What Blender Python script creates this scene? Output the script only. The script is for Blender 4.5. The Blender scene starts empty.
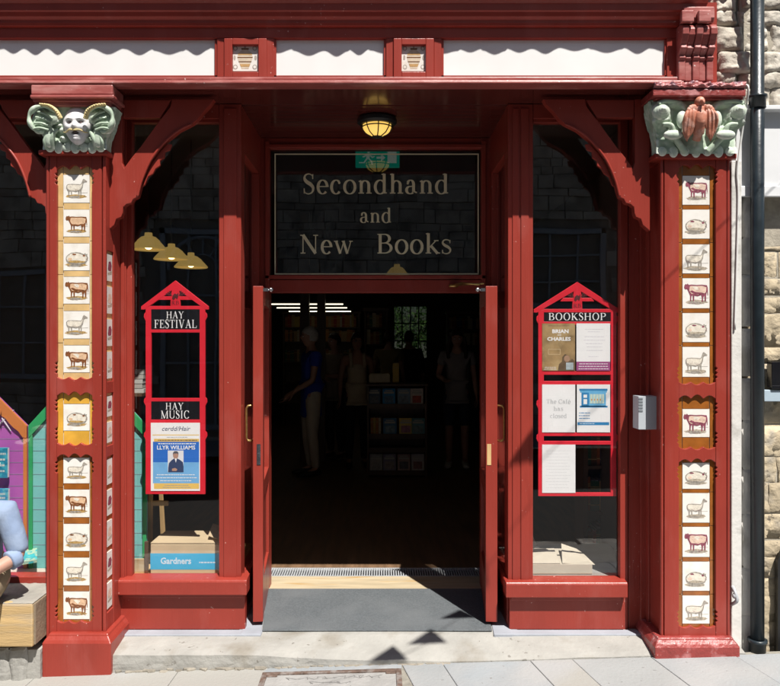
import bpy, bmesh, math, random
from mathutils import Vector, Matrix, noise
random.seed(7)
scene = bpy.context.scene
COL = scene.collection
PI = math.pi
# ---------------------------------------------------------------- measuring frame
D, S, EYE, CX, CY = 4.1, 182.0, 1.76, 380.0, 338.0
def X(px, y=0.0): return (px-CX)/S*(1+y/D)
def Z(py, y=0.0): return EYE+(CY-py)/S*(1+y/D)
def R(d): return math.radians(d)
def ground_z(x): return max(-0.16, min(0.06, 0.018+(x-1.5)*0.029))

# ---------------------------------------------------------------- materials
MATS = {}
def mat(name, color, rough=0.5, var=0.12, scale=6.0, bump=0.0, bscale=None, metal=0.0,
        emit=None, estr=0.0, spec=0.5, coat=0.0, second=None, sscale=3.0, sthr=(0.5, 0.6), vstretch=None, edge=None, island=0.0, icol=None, specks=None, brush=False):
    if name in MATS: return MATS[name]
    m = bpy.data.materials.new(name); m.use_nodes = True
    nt = m.node_tree; N = nt.nodes; L = nt.links
    b = N['Principled BSDF']
    b.inputs['Roughness'].default_value = rough
    b.inputs['Metallic'].default_value = metal
    b.inputs['Specular IOR Level'].default_value = spec
    if coat: b.inputs['Coat Weight'].default_value = coat; b.inputs['Coat Roughness'].default_value = 0.08
    geo = N.new('ShaderNodeNewGeometry')
    vec = geo.outputs['Position']
    if vstretch:
        mp = N.new('ShaderNodeMapping'); mp.inputs['Scale'].default_value = vstretch
        L.new(vec, mp.inputs['Vector']); vec = mp.outputs['Vector']
    def rgb(c): 
        n = N.new('ShaderNodeRGB'); n.outputs[0].default_value = (c[0], c[1], c[2], 1); return n.outputs[0]
    col = rgb(color)
    if var > 0:
        t = N.new('ShaderNodeTexNoise'); t.inputs['Scale'].default_value = scale; t.inputs['Detail'].default_value = 6
        L.new(vec, t.inputs['Vector'])
        mr = N.new('ShaderNodeMapRange'); mr.inputs['From Min'].default_value = 0.3; mr.inputs['From Max'].default_value = 0.7
        mr.inputs['To Min'].default_value = 1-var; mr.inputs['To Max'].default_value = 1+var
        L.new(t.outputs['Fac'], mr.inputs['Value'])
        vm = N.new('ShaderNodeVectorMath'); vm.operation = 'SCALE'
        L.new(col, vm.inputs[0]); L.new(mr.outputs['Result'], vm.inputs['Scale'])
        col = vm.outputs['Vector']
        rr = N.new('ShaderNodeMapRange'); rr.inputs['To Min'].default_value = max(0.02, rough-0.08); rr.inputs['To Max'].default_value = min(1, rough+0.1)
        L.new(t.outputs['Fac'], rr.inputs['Value']); L.new(rr.outputs['Result'], b.inputs['Roughness'])
    if island:
        mi_ = N.new('ShaderNodeMapRange'); mi_.inputs['To Min'].default_value = 1-island; mi_.inputs['To Max'].default_value = 1+island
        L.new(geo.outputs['Random Per Island'], mi_.inputs['Value'])
        vi_ = N.new('ShaderNodeVectorMath'); vi_.operation = 'SCALE'; L.new(col, vi_.inputs[0]); L.new(mi_.outputs['Result'], vi_.inputs['Scale']); col = vi_.outputs['Vector']
    if icol:
        wn = N.new('ShaderNodeTexWhiteNoise'); wn.noise_dimensions = '1D'; L.new(geo.outputs['Random Per Island'], wn.inputs['W'])
        mi2 = N.new('ShaderNodeMapRange'); mi2.inputs['From Min'].default_value = .35; mi2.inputs['From Max'].default_value = .75; L.new(wn.outputs['Value'], mi2.inputs['Value'])
        mx = N.new('ShaderNodeMix'); mx.data_type = 'RGBA'; L.new(mi2.outputs['Result'], mx.inputs['Factor']); L.new(col, mx.inputs['A']); L.new(rgb(icol), mx.inputs['B']); col = mx.outputs['Result']
    if second:
        t2 = N.new('ShaderNodeTexNoise'); t2.inputs['Scale'].default_value = sscale; t2.inputs['Detail'].default_value = 8
        L.new(vec, t2.inputs['Vector'])
        m2 = N.new('ShaderNodeMapRange'); m2.inputs['From Min'].default_value = sthr[0]; m2.inputs['From Max'].default_value = sthr[1]
        L.new(t2.outputs['Fac'], m2.inputs['Value'])
        mx = N.new('ShaderNodeMix'); mx.data_type = 'RGBA'
        L.new(m2.outputs['Result'], mx.inputs['Factor']); L.new(col, mx.inputs['A']); L.new(rgb(second), mx.inputs['B'])
        col = mx.outputs['Result']
    if edge:
        m3 = N.new('ShaderNodeMapRange'); m3.inputs['From Min'].default_value = edge[1]; m3.inputs['From Max'].default_value = edge[2]
        L.new(geo.outputs['Pointiness'], m3.inputs['Value'])
        mx = N.new('ShaderNodeMix'); mx.data_type = 'RGBA'
        L.new(m3.outputs['Result'], mx.inputs['Factor']); L.new(col, mx.inputs['A']); L.new(rgb(edge[0]), mx.inputs['B'])
        col = mx.outputs['Result']
    if specks:
        ts = N.new('ShaderNodeTexNoise'); ts.inputs['Scale'].default_value = specks[1]; ts.inputs['Detail'].default_value = 3
        L.new(geo.outputs['Position'], ts.inputs['Vector'])
        tb_ = N.new('ShaderNodeTexNoise'); tb_.inputs['Scale'].default_value = 2.2; L.new(geo.outputs['Position'], tb_.inputs['Vector'])
        ad = N.new('ShaderNodeMath'); ad.operation = 'MULTIPLY_ADD'; ad.inputs[1].default_value = .22; L.new(tb_.outputs['Fac'], ad.inputs[0]); L.new(ts.outputs['Fac'], ad.inputs[2])
        ms = N.new('ShaderNodeMapRange'); ms.inputs['From Min'].default_value = specks[2]; ms.inputs['From Max'].default_value = specks[2]+.025; L.new(ad.outputs[0], ms.inputs['Value'])
        mx = N.new('ShaderNodeMix'); mx.data_type = 'RGBA'; L.new(ms.outputs['Result'], mx.inputs['Factor']); L.new(col, mx.inputs['A']); L.new(rgb(specks[0]), mx.inputs['B']); col = mx.outputs['Result']
    L.new(col, b.inputs['Base Color'])
    if bump > 0:
        t3 = N.new('ShaderNodeTexNoise'); t3.inputs['Scale'].default_value = bscale or scale*4; t3.inputs['Detail'].default_value = 8
        if brush:
            mp2 = N.new('ShaderNodeMapping'); mp2.inputs['Scale'].default_value = (1, 1, .06); L.new(geo.outputs['Position'], mp2.inputs['Vector']); L.new(mp2.outputs['Vector'], t3.inputs['Vector'])
        else: L.new(vec, t3.inputs['Vector'])
        bp = N.new('ShaderNodeBump'); bp.inputs['Strength'].default_value = bump; bp.inputs['Distance'].default_value = 0.01
        L.new(t3.outputs['Fac'], bp.inputs['Height']); L.new(bp.outputs['Normal'], b.inputs['Normal'])
    if emit:
        b.inputs['Emission Color'].default_value = (emit[0], emit[1], emit[2], 1)
        b.inputs['Emission Strength'].default_value = estr
    MATS[name] = m
    return m

def glass_mat(name, tint=(1, 1, 1), ior=1.56):
    m = bpy.data.materials.new(name); m.use_nodes = True
    nt = m.node_tree; N = nt.nodes; L = nt.links
    for n in list(N):
        if n.type == 'BSDF_PRINCIPLED': N.remove(n)
    out = [n for n in N if n.type == 'OUTPUT_MATERIAL'][0]
    tr = N.new('ShaderNodeBsdfTransparent'); tr.inputs['Color'].default_value = (*tint, 1)
    gl = N.new('ShaderNodeBsdfGlossy'); gl.inputs['Roughness'].default_value = 0.0
    gl.inputs['Color'].default_value = (1, 1, 1, 1)
    fr = N.new('ShaderNodeFresnel'); g0 = N.new('ShaderNodeNewGeometry'); im = N.new('ShaderNodeMapRange'); im.inputs['To Min'].default_value = ior; im.inputs['To Max'].default_value = 1/ior
    L.new(g0.outputs['Backfacing'], im.inputs['Value']); L.new(im.outputs['Result'], fr.inputs['IOR'])
    # old sheet glass is never quite flat
    geo = N.new('ShaderNodeNewGeometry')
    t = N.new('ShaderNodeTexNoise'); t.inputs['Scale'].default_value = 1.6; t.inputs['Detail'].default_value = 1
    L.new(geo.outputs['Position'], t.inputs['Vector'])
    bp = N.new('ShaderNodeBump'); bp.inputs['Strength'].default_value = 0.025; bp.inputs['Distance'].default_value = 0.05
    L.new(t.outputs['Fac'], bp.inputs['Height']); L.new(bp.outputs['Normal'], gl.inputs['Normal'])
    mx = N.new('ShaderNodeMixShader')
    L.new(fr.outputs['Fac'], mx.inputs['Fac']); L.new(tr.outputs[0], mx.inputs[1]); L.new(gl.outputs[0], mx.inputs[2])
    L.new(mx.outputs[0], out.inputs['Surface'])
    return m

RED = mat('oxblood_gloss_paint', (0.285, 0.038, 0.026), 0.33, 0.10, 5, 0.16, 60, spec=0.38, second=(0.33, 0.07, 0.056), sscale=7, sthr=(0.55, 0.80), vstretch=(1, 1, 0.35), specks=((0.55, 0.30, 0.27), 55, 0.845), brush=True)
REDW = mat('weathered_red_paint', (0.28, 0.045, 0.04), 0.38, 0.2, 9, 0.5, 40, second=(0.46, 0.19, 0.19), sscale=11, sthr=(0.55, 0.68), specks=((0.6, 0.4, 0.38), 40, 0.80))
REDF = mat('sun_faded_red_paint', (0.34, 0.085, 0.075), 0.36, 0.16, 8, 0.2, 50, second=(0.48, 0.20, 0.18), sscale=12, sthr=(0.5, 0.68), vstretch=(.4, 1, 1), specks=((.7, .55, .52), 60, .83))
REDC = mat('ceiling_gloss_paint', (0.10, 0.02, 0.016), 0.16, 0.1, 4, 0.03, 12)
SIGNRED = mat('signal_red_paint', (0.66, 0.018, 0.035), 0.4, 0.05, 9)
WHITEP = mat('white_sign_board', (0.80, 0.80, 0.79), 0.4, 0.03, 4)
GLASS = glass_mat('window_glass')
GLASSD = glass_mat('transom_dark_glass', (0.55, 0.55, 0.55), 1.6)
TILEW = mat('white_glazed_tile', (0.80, 0.77, 0.72), 0.14, 0.05, 20, second=(0.70, 0.65, 0.57), sscale=16, sthr=(0.55, 0.75), coat=0.4, specks=((.50, .44, .36), 90, .86))
AMB_Y = mat('yellow_glazed_tile', (0.64, 0.43, 0.19), 0.14, 0.16, 14, coat=0.5)
AMB_O = mat('ochre_glazed_tile', (0.66, 0.36, 0.05), 0.14, 0.16, 14, coat=0.5)
AMB_B = mat('amber_glazed_tile', (0.29, 0.095, 0.016), 0.14, 0.22, 14, coat=0.5)
GROUT = mat('pale_grout', (0.62, 0.58, 0.5), 0.8, 0.1, 30)
CAPG = mat('sage_green_paint', (0.42, 0.52, 0.40), 0.55, 0.12, 12, 0.25, 40, second=(0.58, 0.64, 0.54), sscale=22, sthr=(0.56, 0.66), edge=((0.74, 0.78, 0.70), 0.52, 0.58))
CAPW = mat('white_painted_head', (0.70, 0.69, 0.70), 0.5, 0.1, 20, 0.2, 50, second=(0.45, 0.40, 0.42), sscale=26, sthr=(0.58, 0.68))
CAPY = mat('yellow_painted_horn', (0.62, 0.50, 0.24), 0.5, 0.2, 60)
EAGLE = mat('terracotta_paint', (0.50, 0.19, 0.12), 0.55, 0.2, 18, 0.3, 50, second=(0.62, 0.34, 0.27), sscale=24, sthr=(0.5, 0.62))
PAVE = mat('pavement_flags', (0.275, 0.296, 0.312), 0.75, 0.10, 2.5, 0.35, 60, second=(0.335, 0.338, 0.338), sscale=1.7, sthr=(0.5, 0.68), island=0.07, icol=(.315, .308, .285), specks=((.21, .21, .205), 34, .83))
SLAB = mat('worn_sandstone', (0.325, 0.318, 0.295), 0.8, 0.14, 5, 0.6, 30, second=(0.235, 0.215, 0.18), sscale=3.2, sthr=(0.54, 0.68), specks=((.20, .19, .17), 26, .80))
CEMENT = mat('pale_cement', (0.31, 0.33, 0.37), 0.8, 0.1, 8, 0.2, 40)
ASPH = mat('asphalt', (0.05, 0.05, 0.05), 0.9, 0.2, 20, 0.4, 120)
SAND = mat('sandstone_block', (0.47, 0.39, 0.27), 0.9, 0.16, 9, 0.9, 34, second=(0.34, 0.30, 0.24), sscale=8, sthr=(0.54, 0.68), island=.16, specks=((.24, .20, .15), 30, .80))
SANDG = mat('grey_stone', (0.44, 0.42, 0.39), 0.9, 0.2, 7, 0.6, 24, second=(0.30, 0.28, 0.255), sscale=6, sthr=(0.5, 0.62))
MORTAR = mat('mortar', (0.40, 0.36, 0.29), 0.95, 0.2, 20, 0.4, 60)
PLASTER = mat('white_limewash', (0.66, 0.65, 0.62), 0.85, 0.08, 6, 0.3, 30, second=(0.42, 0.41, 0.38), sscale=7, sthr=(0.58, 0.70))
WBOARD = mat('white_painted_board', (0.72, 0.73, 0.74), 0.5, 0.05, 5)
PIPE = mat('black_iron_paint', (0.016, 0.024, 0.030), 0.32, 0.2, 14, 0.1, 60)
MATG = mat('grey_door_mat', (0.135, 0.152, 0.164), 0.95, 0.22, 90, 1.0, 300, second=(0.185, 0.20, 0.21), sscale=2.4, sthr=(0.45, 0.7), specks=((.22, .22, .21), 70, .83))
OAK = mat('pale_worn_oak', (0.45, 0.37, 0.245), 0.6, 0.14, 4, 0.1, 40, second=(0.42, 0.27, 0.11), sscale=2.5, sthr=(0.58, 0.72), vstretch=(1, 6, 6))
STEEL = mat('galvanised_steel', (0.46, 0.48, 0.50), 0.45, 0.15, 30, metal=0.15)
BRASS = mat('worn_brass', (0.55, 0.38, 0.14), 0.34, 0.2, 40, metal=0.9)
CHROME = mat('bright_steel', (0.6, 0.6, 0.62), 0.25, 0.05, 30, metal=1.0)
BLACK = mat('black_paint', (0.012, 0.012, 0.013), 0.45, 0.1, 10)
BLACKG = mat('gloss_black_board', (0.010, 0.010, 0.012), 0.2, 0.1, 10)
CREAM = mat('cream_lettering', (0.88, 0.82, 0.58), 0.45, 0.05, 10)
LETW = mat('white_lettering', (0.80, 0.80, 0.80), 0.5, 0.03, 10)
PAPER = mat('white_paper', (0.78, 0.78, 0.78), 0.7, 0.03, 10)
GREYINK = mat('grey_ink', (0.36, 0.37, 0.38), 0.7, 0.0)
DARKINK = mat('dark_ink', (0.08, 0.08, 0.10), 0.7, 0.0)
WOODD = mat('dark_stained_wood', (0.10, 0.058, 0.034), 0.45, 0.25, 6, 0.1, 40, vstretch=(4, 4, 0.6))
FLOORW = mat('dark_floor_boards', (0.17, 0.10, 0.055), 0.5, 0.3, 3, 0.15, 30, vstretch=(7, 0.7, 1))
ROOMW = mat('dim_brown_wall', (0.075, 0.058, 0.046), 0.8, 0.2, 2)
CARD = mat('brown_cardboard', (0.52, 0.41, 0.26), 0.85, 0.07, 8, 0.05, 60)
CYAN = mat('cyan_print', (0.01, 0.38, 0.66), 0.6, 0.03, 10)
PINE = mat('pine_timber', (0.58, 0.38, 0.17), 0.6, 0.22, 5, 0.1, 30, vstretch=(5, 5, 0.7))

# ---------------------------------------------------------------- objects
def wloc(o):
    v = Vector((0, 0, 0))
    while o is not None: v = v+Vector(o.location); o = o.parent
    return v
def tag(o, label=None, cat=None, group=None, kind=None):
    if label: o['label'] = label
    if cat: o['category'] = cat
    if group: o['group'] = group
    if kind: o['kind'] = kind
    return o
def thing(name, loc, label, cat, group=None, rz=0.0):
    o = bpy.data.objects.new(name, None); COL.objects.link(o)
    o.location = loc; o.rotation_euler = (0, 0, rz); o.empty_display_size = 0.1
    return tag(o, label, cat, group)

class MB:
    def __init__(s): s.v = []; s.f = []; s.m = []; s.mi = 0
    def add(s, vs, fs, mi=None):
        b = len(s.v); s.v += [tuple(v) for v in vs]
        for f in fs: s.f.append(tuple(b+i for i in f)); s.m.append(s.mi if mi is None else mi)
        return s
    def box(s, x0, x1, y0, y1, z0, z1, mi=None):
        if x0 > x1: x0, x1 = x1, x0
        if y0 > y1: y0, y1 = y1, y0
        if z0 > z1: z0, z1 = z1, z0
        return s.add([(x0, y0, z0), (x1, y0, z0), (x1, y1, z0), (x0, y1, z0), (x0, y0, z1), (x1, y0, z1), (x1, y1, z1), (x0, y1, z1)],
                     [(0, 3, 2, 1), (4, 5, 6, 7), (0, 1, 5, 4), (1, 2, 6, 5), (2, 3, 7, 6), (3, 0, 4, 7)], mi)
    def prism(s, poly, a0, a1, plane='xz', mi=None):
        n = len(poly)
        area = sum(poly[i][0]*poly[(i+1) % n][1]-poly[(i+1) % n][0]*poly[i][1] for i in range(n))
        if area < 0: poly = poly[::-1]
        if plane == 'xz': f = lambda p, a: (p[0], a, p[1])
        elif plane == 'yz': f = lambda p, a: (a, p[0], p[1])
        else: f = lambda p, a: (p[0], p[1], a)
        vs = [f(p, a0) for p in poly]+[f(p, a1) for p in poly]
        fs = [tuple(range(n)), tuple(range(2*n-1, n-1, -1))]
        fs += [(i, i+n, (i+1) % n+n, (i+1) % n) for i in range(n)]
        return s.add(vs, fs, mi)
    def flat(s, poly, y, mi=None):
        # a single printed/painted facet facing the street (-y)
        n = len(poly)
        area = sum(poly[i][0]*poly[(i+1) % n][1]-poly[(i+1) % n][0]*poly[i][1] for i in range(n))
        if area < 0: poly = poly[::-1]
        return s.add([(p[0], y, p[1]) for p in poly], [tuple(range(n))], mi)
    def tube(s, pts, r, n=10, mi=None, caps=True):
        pts = [Vector(p) for p in pts]
        rs = r if isinstance(r, (list, tuple)) else [r]*len(pts)
        up = None; rings = []
        for i, p in enumerate(pts):
            t = (pts[min(i+1, len(pts)-1)]-pts[max(i-1, 0)])
            if t.length < 1e-9: t = Vector((0, 0, 1))
            t.normalize()
            if up is None: up = Vector((0, 0, 1)) if abs(t.z) < 0.9 else Vector((0, 1, 0))
            a = t.cross(up)
            if a.length < 1e-6: a = t.orthogonal()
            a.normalize(); b = t.cross(a); b.normalize(); up = -b if b.dot(up) < 0 else b
            up = a.cross(t)
            rr = rs[i]
            rx, ry = rr if isinstance(rr, (list, tuple)) else (rr, rr)
            rings.append([p+a*rx*math.cos(2*PI*k/n)+up*ry*math.sin(2*PI*k/n) for k in range(n)])
        vs = [v for ring in rings for v in ring]; fs = []
        for i in range(len(pts)-1):
            for k in range(n):
                fs.append((i*n+k, i*n+(k+1) % n, (i+1)*n+(k+1) % n, (i+1)*n+k))
        if caps:
            fs.append(tuple(range(n-1, -1, -1))); fs.append(tuple((len(pts)-1)*n+k for k in range(n)))
        return s.add(vs, fs, mi)
    def lathe(s, prof, c=(0, 0, 0), n=24, mi=None, a0=0.0, a1=2*PI, sx=1.0, sy=1.0):
        closed = abs(a1-a0-2*PI) < 1e-6; m = n if closed else n+1
        vs = []
        for (r, z) in prof:
            for k in range(m):
                a = a0+(a1-a0)*k/n
                vs.append((c[0]+sx*r*math.cos(a), c[1]+sy*r*math.sin(a), c[2]+z))
        fs = []
        for i in range(len(prof)-1):
            for k in range(n):
                k2 = (k+1) % m
                fs.append((i*m+k, i*m+k2, (i+1)*m+k2, (i+1)*m+k))
        return s.add(vs, fs, mi)
    def ball(s, c, r, n=14, m=10, mi=None, fn=None):
        rx, ry, rz = r if isinstance(r, (tuple, list)) else (r, r, r)
        vs = []
        for i in range(m+1):
            th = PI*i/m
            for k in range(n):
                ph = 2*PI*k/n
                d = Vector((math.sin(th)*math.cos(ph), math.sin(th)*math.sin(ph), math.cos(th)))
                q = fn(d) if fn else 1.0
                if isinstance(q, Vector): vs.append((c[0]+q.x, c[1]+q.y, c[2]+q.z))
                else: vs.append((c[0]+d.x*rx*q, c[1]+d.y*ry*q, c[2]+d.z*rz*q))
        fs = []
        for i in range(m):
            for k in range(n):
                fs.append((i*n+k, (i+1)*n+k, (i+1)*n+(k+1) % n, i*n+(k+1) % n))
        return s.add(vs, fs, mi)
    def grid(s, fn, nu, nv, mi=None):
        vs = [fn(i/nu, j/nv) for j in range(nv+1) for i in range(nu+1)]
        fs = [(j*(nu+1)+i, j*(nu+1)+i+1, (j+1)*(nu+1)+i+1, (j+1)*(nu+1)+i) for j in range(nv) for i in range(nu)]
        return s.add(vs, fs, mi)
    def build(s, name, mats, parent=None, bevel=0.0, smooth=False, local=False, seg=2, fixn=False, weld=False):
        if not isinstance(mats, (list, tuple)): mats = [mats]
        if local: off = Vector((0, 0, 0))
        elif parent is not None: off = wloc(parent)
        else:
            xs = [v[0] for v in s.v]; ys = [v[1] for v in s.v]; zs = [v[2] for v in s.v]
            off = Vector(((min(xs)+max(xs))/2, (min(ys)+max(ys))/2, min(zs)))
        me = bpy.data.meshes.new(name)
        me.from_pydata([(v[0]-off.x, v[1]-off.y, v[2]-off.z) for v in s.v], [], s.f)
        for mm in mats: me.materials.append(mm)
        me.polygons.foreach_set('material_index', [min(i, len(mats)-1) for i in s.m])
        if smooth: me.polygons.foreach_set('use_smooth', [True]*len(me.polygons))
        me.update()
        if fixn or weld:
            bm = bmesh.new(); bm.from_mesh(me)
            if weld: bmesh.ops.remove_doubles(bm, verts=bm.verts, dist=1e-5)
            if fixn: bmesh.ops.recalc_face_normals(bm, faces=bm.faces)
            bm.to_mesh(me); bm.free()
        o = bpy.data.objects.new(name, me); COL.objects.link(o)
        if parent is not None: o.parent = parent
        elif not local: o.location = off
        if bevel > 0:
            bv = o.modifiers.new('bevel', 'BEVEL'); bv.width = bevel; bv.segments = seg; bv.limit_method = 'ANGLE'; bv.angle_limit = R(35)
            bv.harden_normals = False
        return o

# ---------------------------------------------------------------- serif lettering drawn as pen strokes
TK, TN = 0.105, 0.034
def cat(pts, n=7):
    out = []
    P = [pts[0]]+list(pts)+[pts[-1]]
    for i in range(1, len(P)-2):
        p0, p1, p2, p3 = P[i-1], P[i], P[i+1], P[i+2]
        for k in range(n):
            t = k/n
            out.append(tuple(0.5*((2*p1[j])+(-p0[j]+p2[j])*t+(2*p0[j]-5*p1[j]+4*p2[j]-p3[j])*t*t+(-p0[j]+3*p1[j]-3*p2[j]+p3[j])*t**3) for j in (0, 1)))
    out.append(tuple(pts[-1])); return out
def arc(cx, cy, rx, ry, a0, a1, n=20): return [(cx+rx*math.cos(R(a0+(a1-a0)*i/n)), cy+ry*math.sin(R(a0+(a1-a0)*i/n))) for i in range(n+1)]
def V_(x, y0, y1): return ('l', [(x, y0), (x, y1)], TK)
def H_(x0, x1, y): return ('l', [(x0, y), (x1, y)], TN)
def SF(x, y, h=0.11): return ('l', [(x-h, y+(0.016 if y < 0.3 else -0.016)), (x+h, y+(0.016 if y < 0.3 else -0.016))], TN)
SPT = [(.37, .50), (.35, .62), (.23, .675), (.11, .63), (.075, .51), (.16, .40), (.30, .31), (.385, .19), (.35, .05), (.22, -.01), (.09, .04), (.06, .18)]
def sw(n, th=TK): return None
G = {
 'S': (.46, [('s', SPT, .13), ('l', [(.375, .50), (.375, .67)], .03), ('l', [(.06, .0), (.06, .18)], .03)]),
 'H': (.74, [V_(.15, 0, .66), V_(.59, 0, .66), H_(.15, .59, .345), SF(.15, 0), SF(.59, 0), SF(.15, .66), SF(.59, .66)]),
 'A': (.70, [('l', [(.12, 0), (.345, .67)], .04), ('l', [(.34, .67), (.58, 0)], .115), H_(.2, .47, .23), SF(.12, 0, .1), SF(.58, 0, .11)]),
 'Y': (.68, [('l', [(.12, .66), (.35, .30)], .11), ('l', [(.57, .66), (.35, .30)], .04), V_(.345, 0, .31), SF(.345, 0), SF(.12, .66), SF(.57, .66, .09)]),
 'F': (.56, [V_(.15, 0, .66), H_(.15, .5, .642), H_(.15, .38, .345), SF(.15, 0), SF(.1, .66, .07), ('l', [(.5, .66), (.5, .5)], .03), ('l', [(.38, .43), (.38, .26)], .03)]),
 'E': (.60, [V_(.15, 0, .66), H_(.15, .5, .642), H_(.15, .38, .345), H_(.05, .53, .018), SF(.1, .66, .07), ('l', [(.5, .66), (.5, .5)], .03), ('l', [(.53, .0), (.54, .18)], .03), ('l', [(.38, .43), (.38, .26)], .03)]),
 'T': (.60, [V_(.30, 0, .66), H_(.03, .57, .642), SF(.30, 0), ('l', [(.03, .66), (.02, .49)], .03), ('l', [(.57, .66), (.58, .49)], .03)]),
 'I': (.34, [V_(.17, 0, .66), SF(.17, 0), SF(.17, .66)]),
 'V': (.70, [('l', [(.12, .66), (.35, -.01)], .115), ('l', [(.345, -.01), (.58, .66)], .04), SF(.12, .66), SF(.58, .66, .09)]),
 'L': (.58, [V_(.15, 0, .66), H_(.05, .53, .018), SF(.15, .66), ('l', [(.52, .0), (.545, .19)], .03)]),
 'M': (.88, [('l', [(.13, 0), (.13, .66)], .04), ('l', [(.13, .66), (.43, .0)], .11), ('l', [(.43, .0), (.73, .66)], .04), V_(.74, 0, .66), SF(.13, 0, .09), SF(.74, 0), SF(.1, .66, .06), SF(.77, .66, .06)]),
 'U': (.72, [V_(.14, .2, .66), ('l', [(.575, .2), (.575, .66)], .04), ('a', arc(.36, .2, .2165, .2, 180, 360)), SF(.14, .66), SF(.575, .66, .09)]),
 'C': (.64, [('a', arc(.36, .33, .27, .335, 40, 322)), ('l', [(.575, .47), (.575, .66)], .03)]),
 'B': (.62, [V_(.15, 0, .66), ('a', arc(.30, .5, .18, .145, 90, -90)), ('a', arc(.30, .185, .24, .17, 90, -90)), H_(.05, .31, .643), H_(.15, .31, .35), H_(.05, .31, .017)]),
 'O': (.72, [('a', arc(.36, .33, .27, .335, 0, 360, 36))]),
 'K': (.70, [V_(.15, 0, .66), ('l', [(.17, .27), (.54, .65)], .036), ('l', [(.27, .38), (.59, 0)], .11), SF(.15, 0), SF(.15, .66), SF(.54, .66, .09), SF(.6, 0, .1)]),
 'P': (.58, [V_(.15, 0, .66), ('a', arc(.30, .48, .22, .163, 90, -90)), H_(.05, .31, .643), H_(.15, .31, .318), SF(.15, 0)]),
 'N': (.74, [('l', [(.13, 0), (.13, .66)], .04), ('l', [(.13, .66), (.6, 0)], .11), ('l', [(.6, 0), (.6, .66)], .04), SF(.13, 0, .09), SF(.6, .66, .09), SF(.1, .66, .07)]),
 'R': (.68, [V_(.15, 0, .66), ('a', arc(.30, .49, .2, .153, 90, -90)), H_(.05, .31, .643), H_(.15, .31, .338), ('l', [(.31, .33), (.58, 0)], .11), SF(.15, 0), SF(.6, 0, .07)]),
 'e': (.44, [('a', arc(.22, .225, .165, .235, 0, 318, 28)), H_(.07, .385, .24)]),
 'c': (.42, [('a', arc(.22, .225, .165, .235, 48, 318, 26)), ('d', (.335, .37), .045)]),
 'o': (.49, [('a', arc(.245, .225, .19, .235, 0, 360, 34))]),
 'n': (.52, [V_(.12, 0, .43), V_(.395, 0, .3), ('a', arc(.2575, .29, .1375, .15, 0, 165, 16)), SF(.12, 0, .1), SF(.4, 0, .1), ('l', [(.03, .41), (.12, .45)], .035)]),
 'd': (.52, [('a', arc(.24, .225, .18, .235, 30, 330, 28)), V_(.385, .01, .68), ('l', [(.29, .655), (.385, .68)], .035), ('l', [(.385, .02), (.48, .025)], .04)]),
 'h': (.52, [V_(.12, 0, .68), V_(.395, 0, .3), ('a', arc(.2575, .29, .1375, .15, 0, 165, 16)), SF(.12, 0, .1), SF(.4, 0, .1), ('l', [(.03, .655), (.12, .68)], .035)]),
 'a': (.46, [V_(.31, .06, .32), ('a', arc(.2, .31, .11, .15, 0, 155, 14)), ('a', arc(.19, .12, .135, .125, 75, 320, 20)), ('l', [(.31, .27), (.2, .24)], .035), ('d', (.1, .35), .042), ('l', [(.31, .08), (.43, .03)], .05)]),
 'w': (.72, [('l', [(.08, .45), (.24, -.005)], .09), ('l', [(.24, -.005), (.37, .43)], .036), ('l', [(.35, .45), (.5, -.005)], .09), ('l', [(.5, -.005), (.64, .45)], .036), SF(.08, .45, .075), SF(.35, .45, .06), SF(.64, .45, .065)]),
 'k': (.52, [V_(.12, 0, .68), ('l', [(.13, .18), (.4, .44)], .034), ('l', [(.21, .26), (.45, 0)], .095), SF(.12, 0, .1), SF(.46, 0, .08), SF(.4, .45, .08), ('l', [(.03, .655), (.12, .68)], .035)]),
 's': (.38, [('s', [(p[0]*.86, p[1]*.69) for p in SPT], .095), ('l', [(.325, .35), (.325, .455)], .025), ('l', [(.05, .0), (.05, .12)], .025)]),
 'l': (.26, [V_(.13, 0, .68), SF(.13, 0, .1), ('l', [(.04, .655), (.13, .68)], .035)]),
 'f': (.32, [V_(.14, 0, .55), ('a', arc(.25, .55, .11, .13, 60, 180, 12)), H_(.04, .28, .43), SF(.14, 0, .1)]),
 'é': (.44, [('a', arc(.22, .225, .165, .235, 0, 318, 28)), H_(.07, .385, .24), ('l', [(.18, .52), (.29, .66)], .05)]),
 'r': (.36, [V_(.12, 0, .43), ('a', arc(.26, .3, .12, .14, 65, 150, 8)), SF(.12, 0, .1), ('l', [(.03, .41), (.12, .45)], .035)]),
}
def text_w(t, sp=0.02): return sum((G[c][0]+sp) if c in G else 0.26 for c in t)
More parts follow.
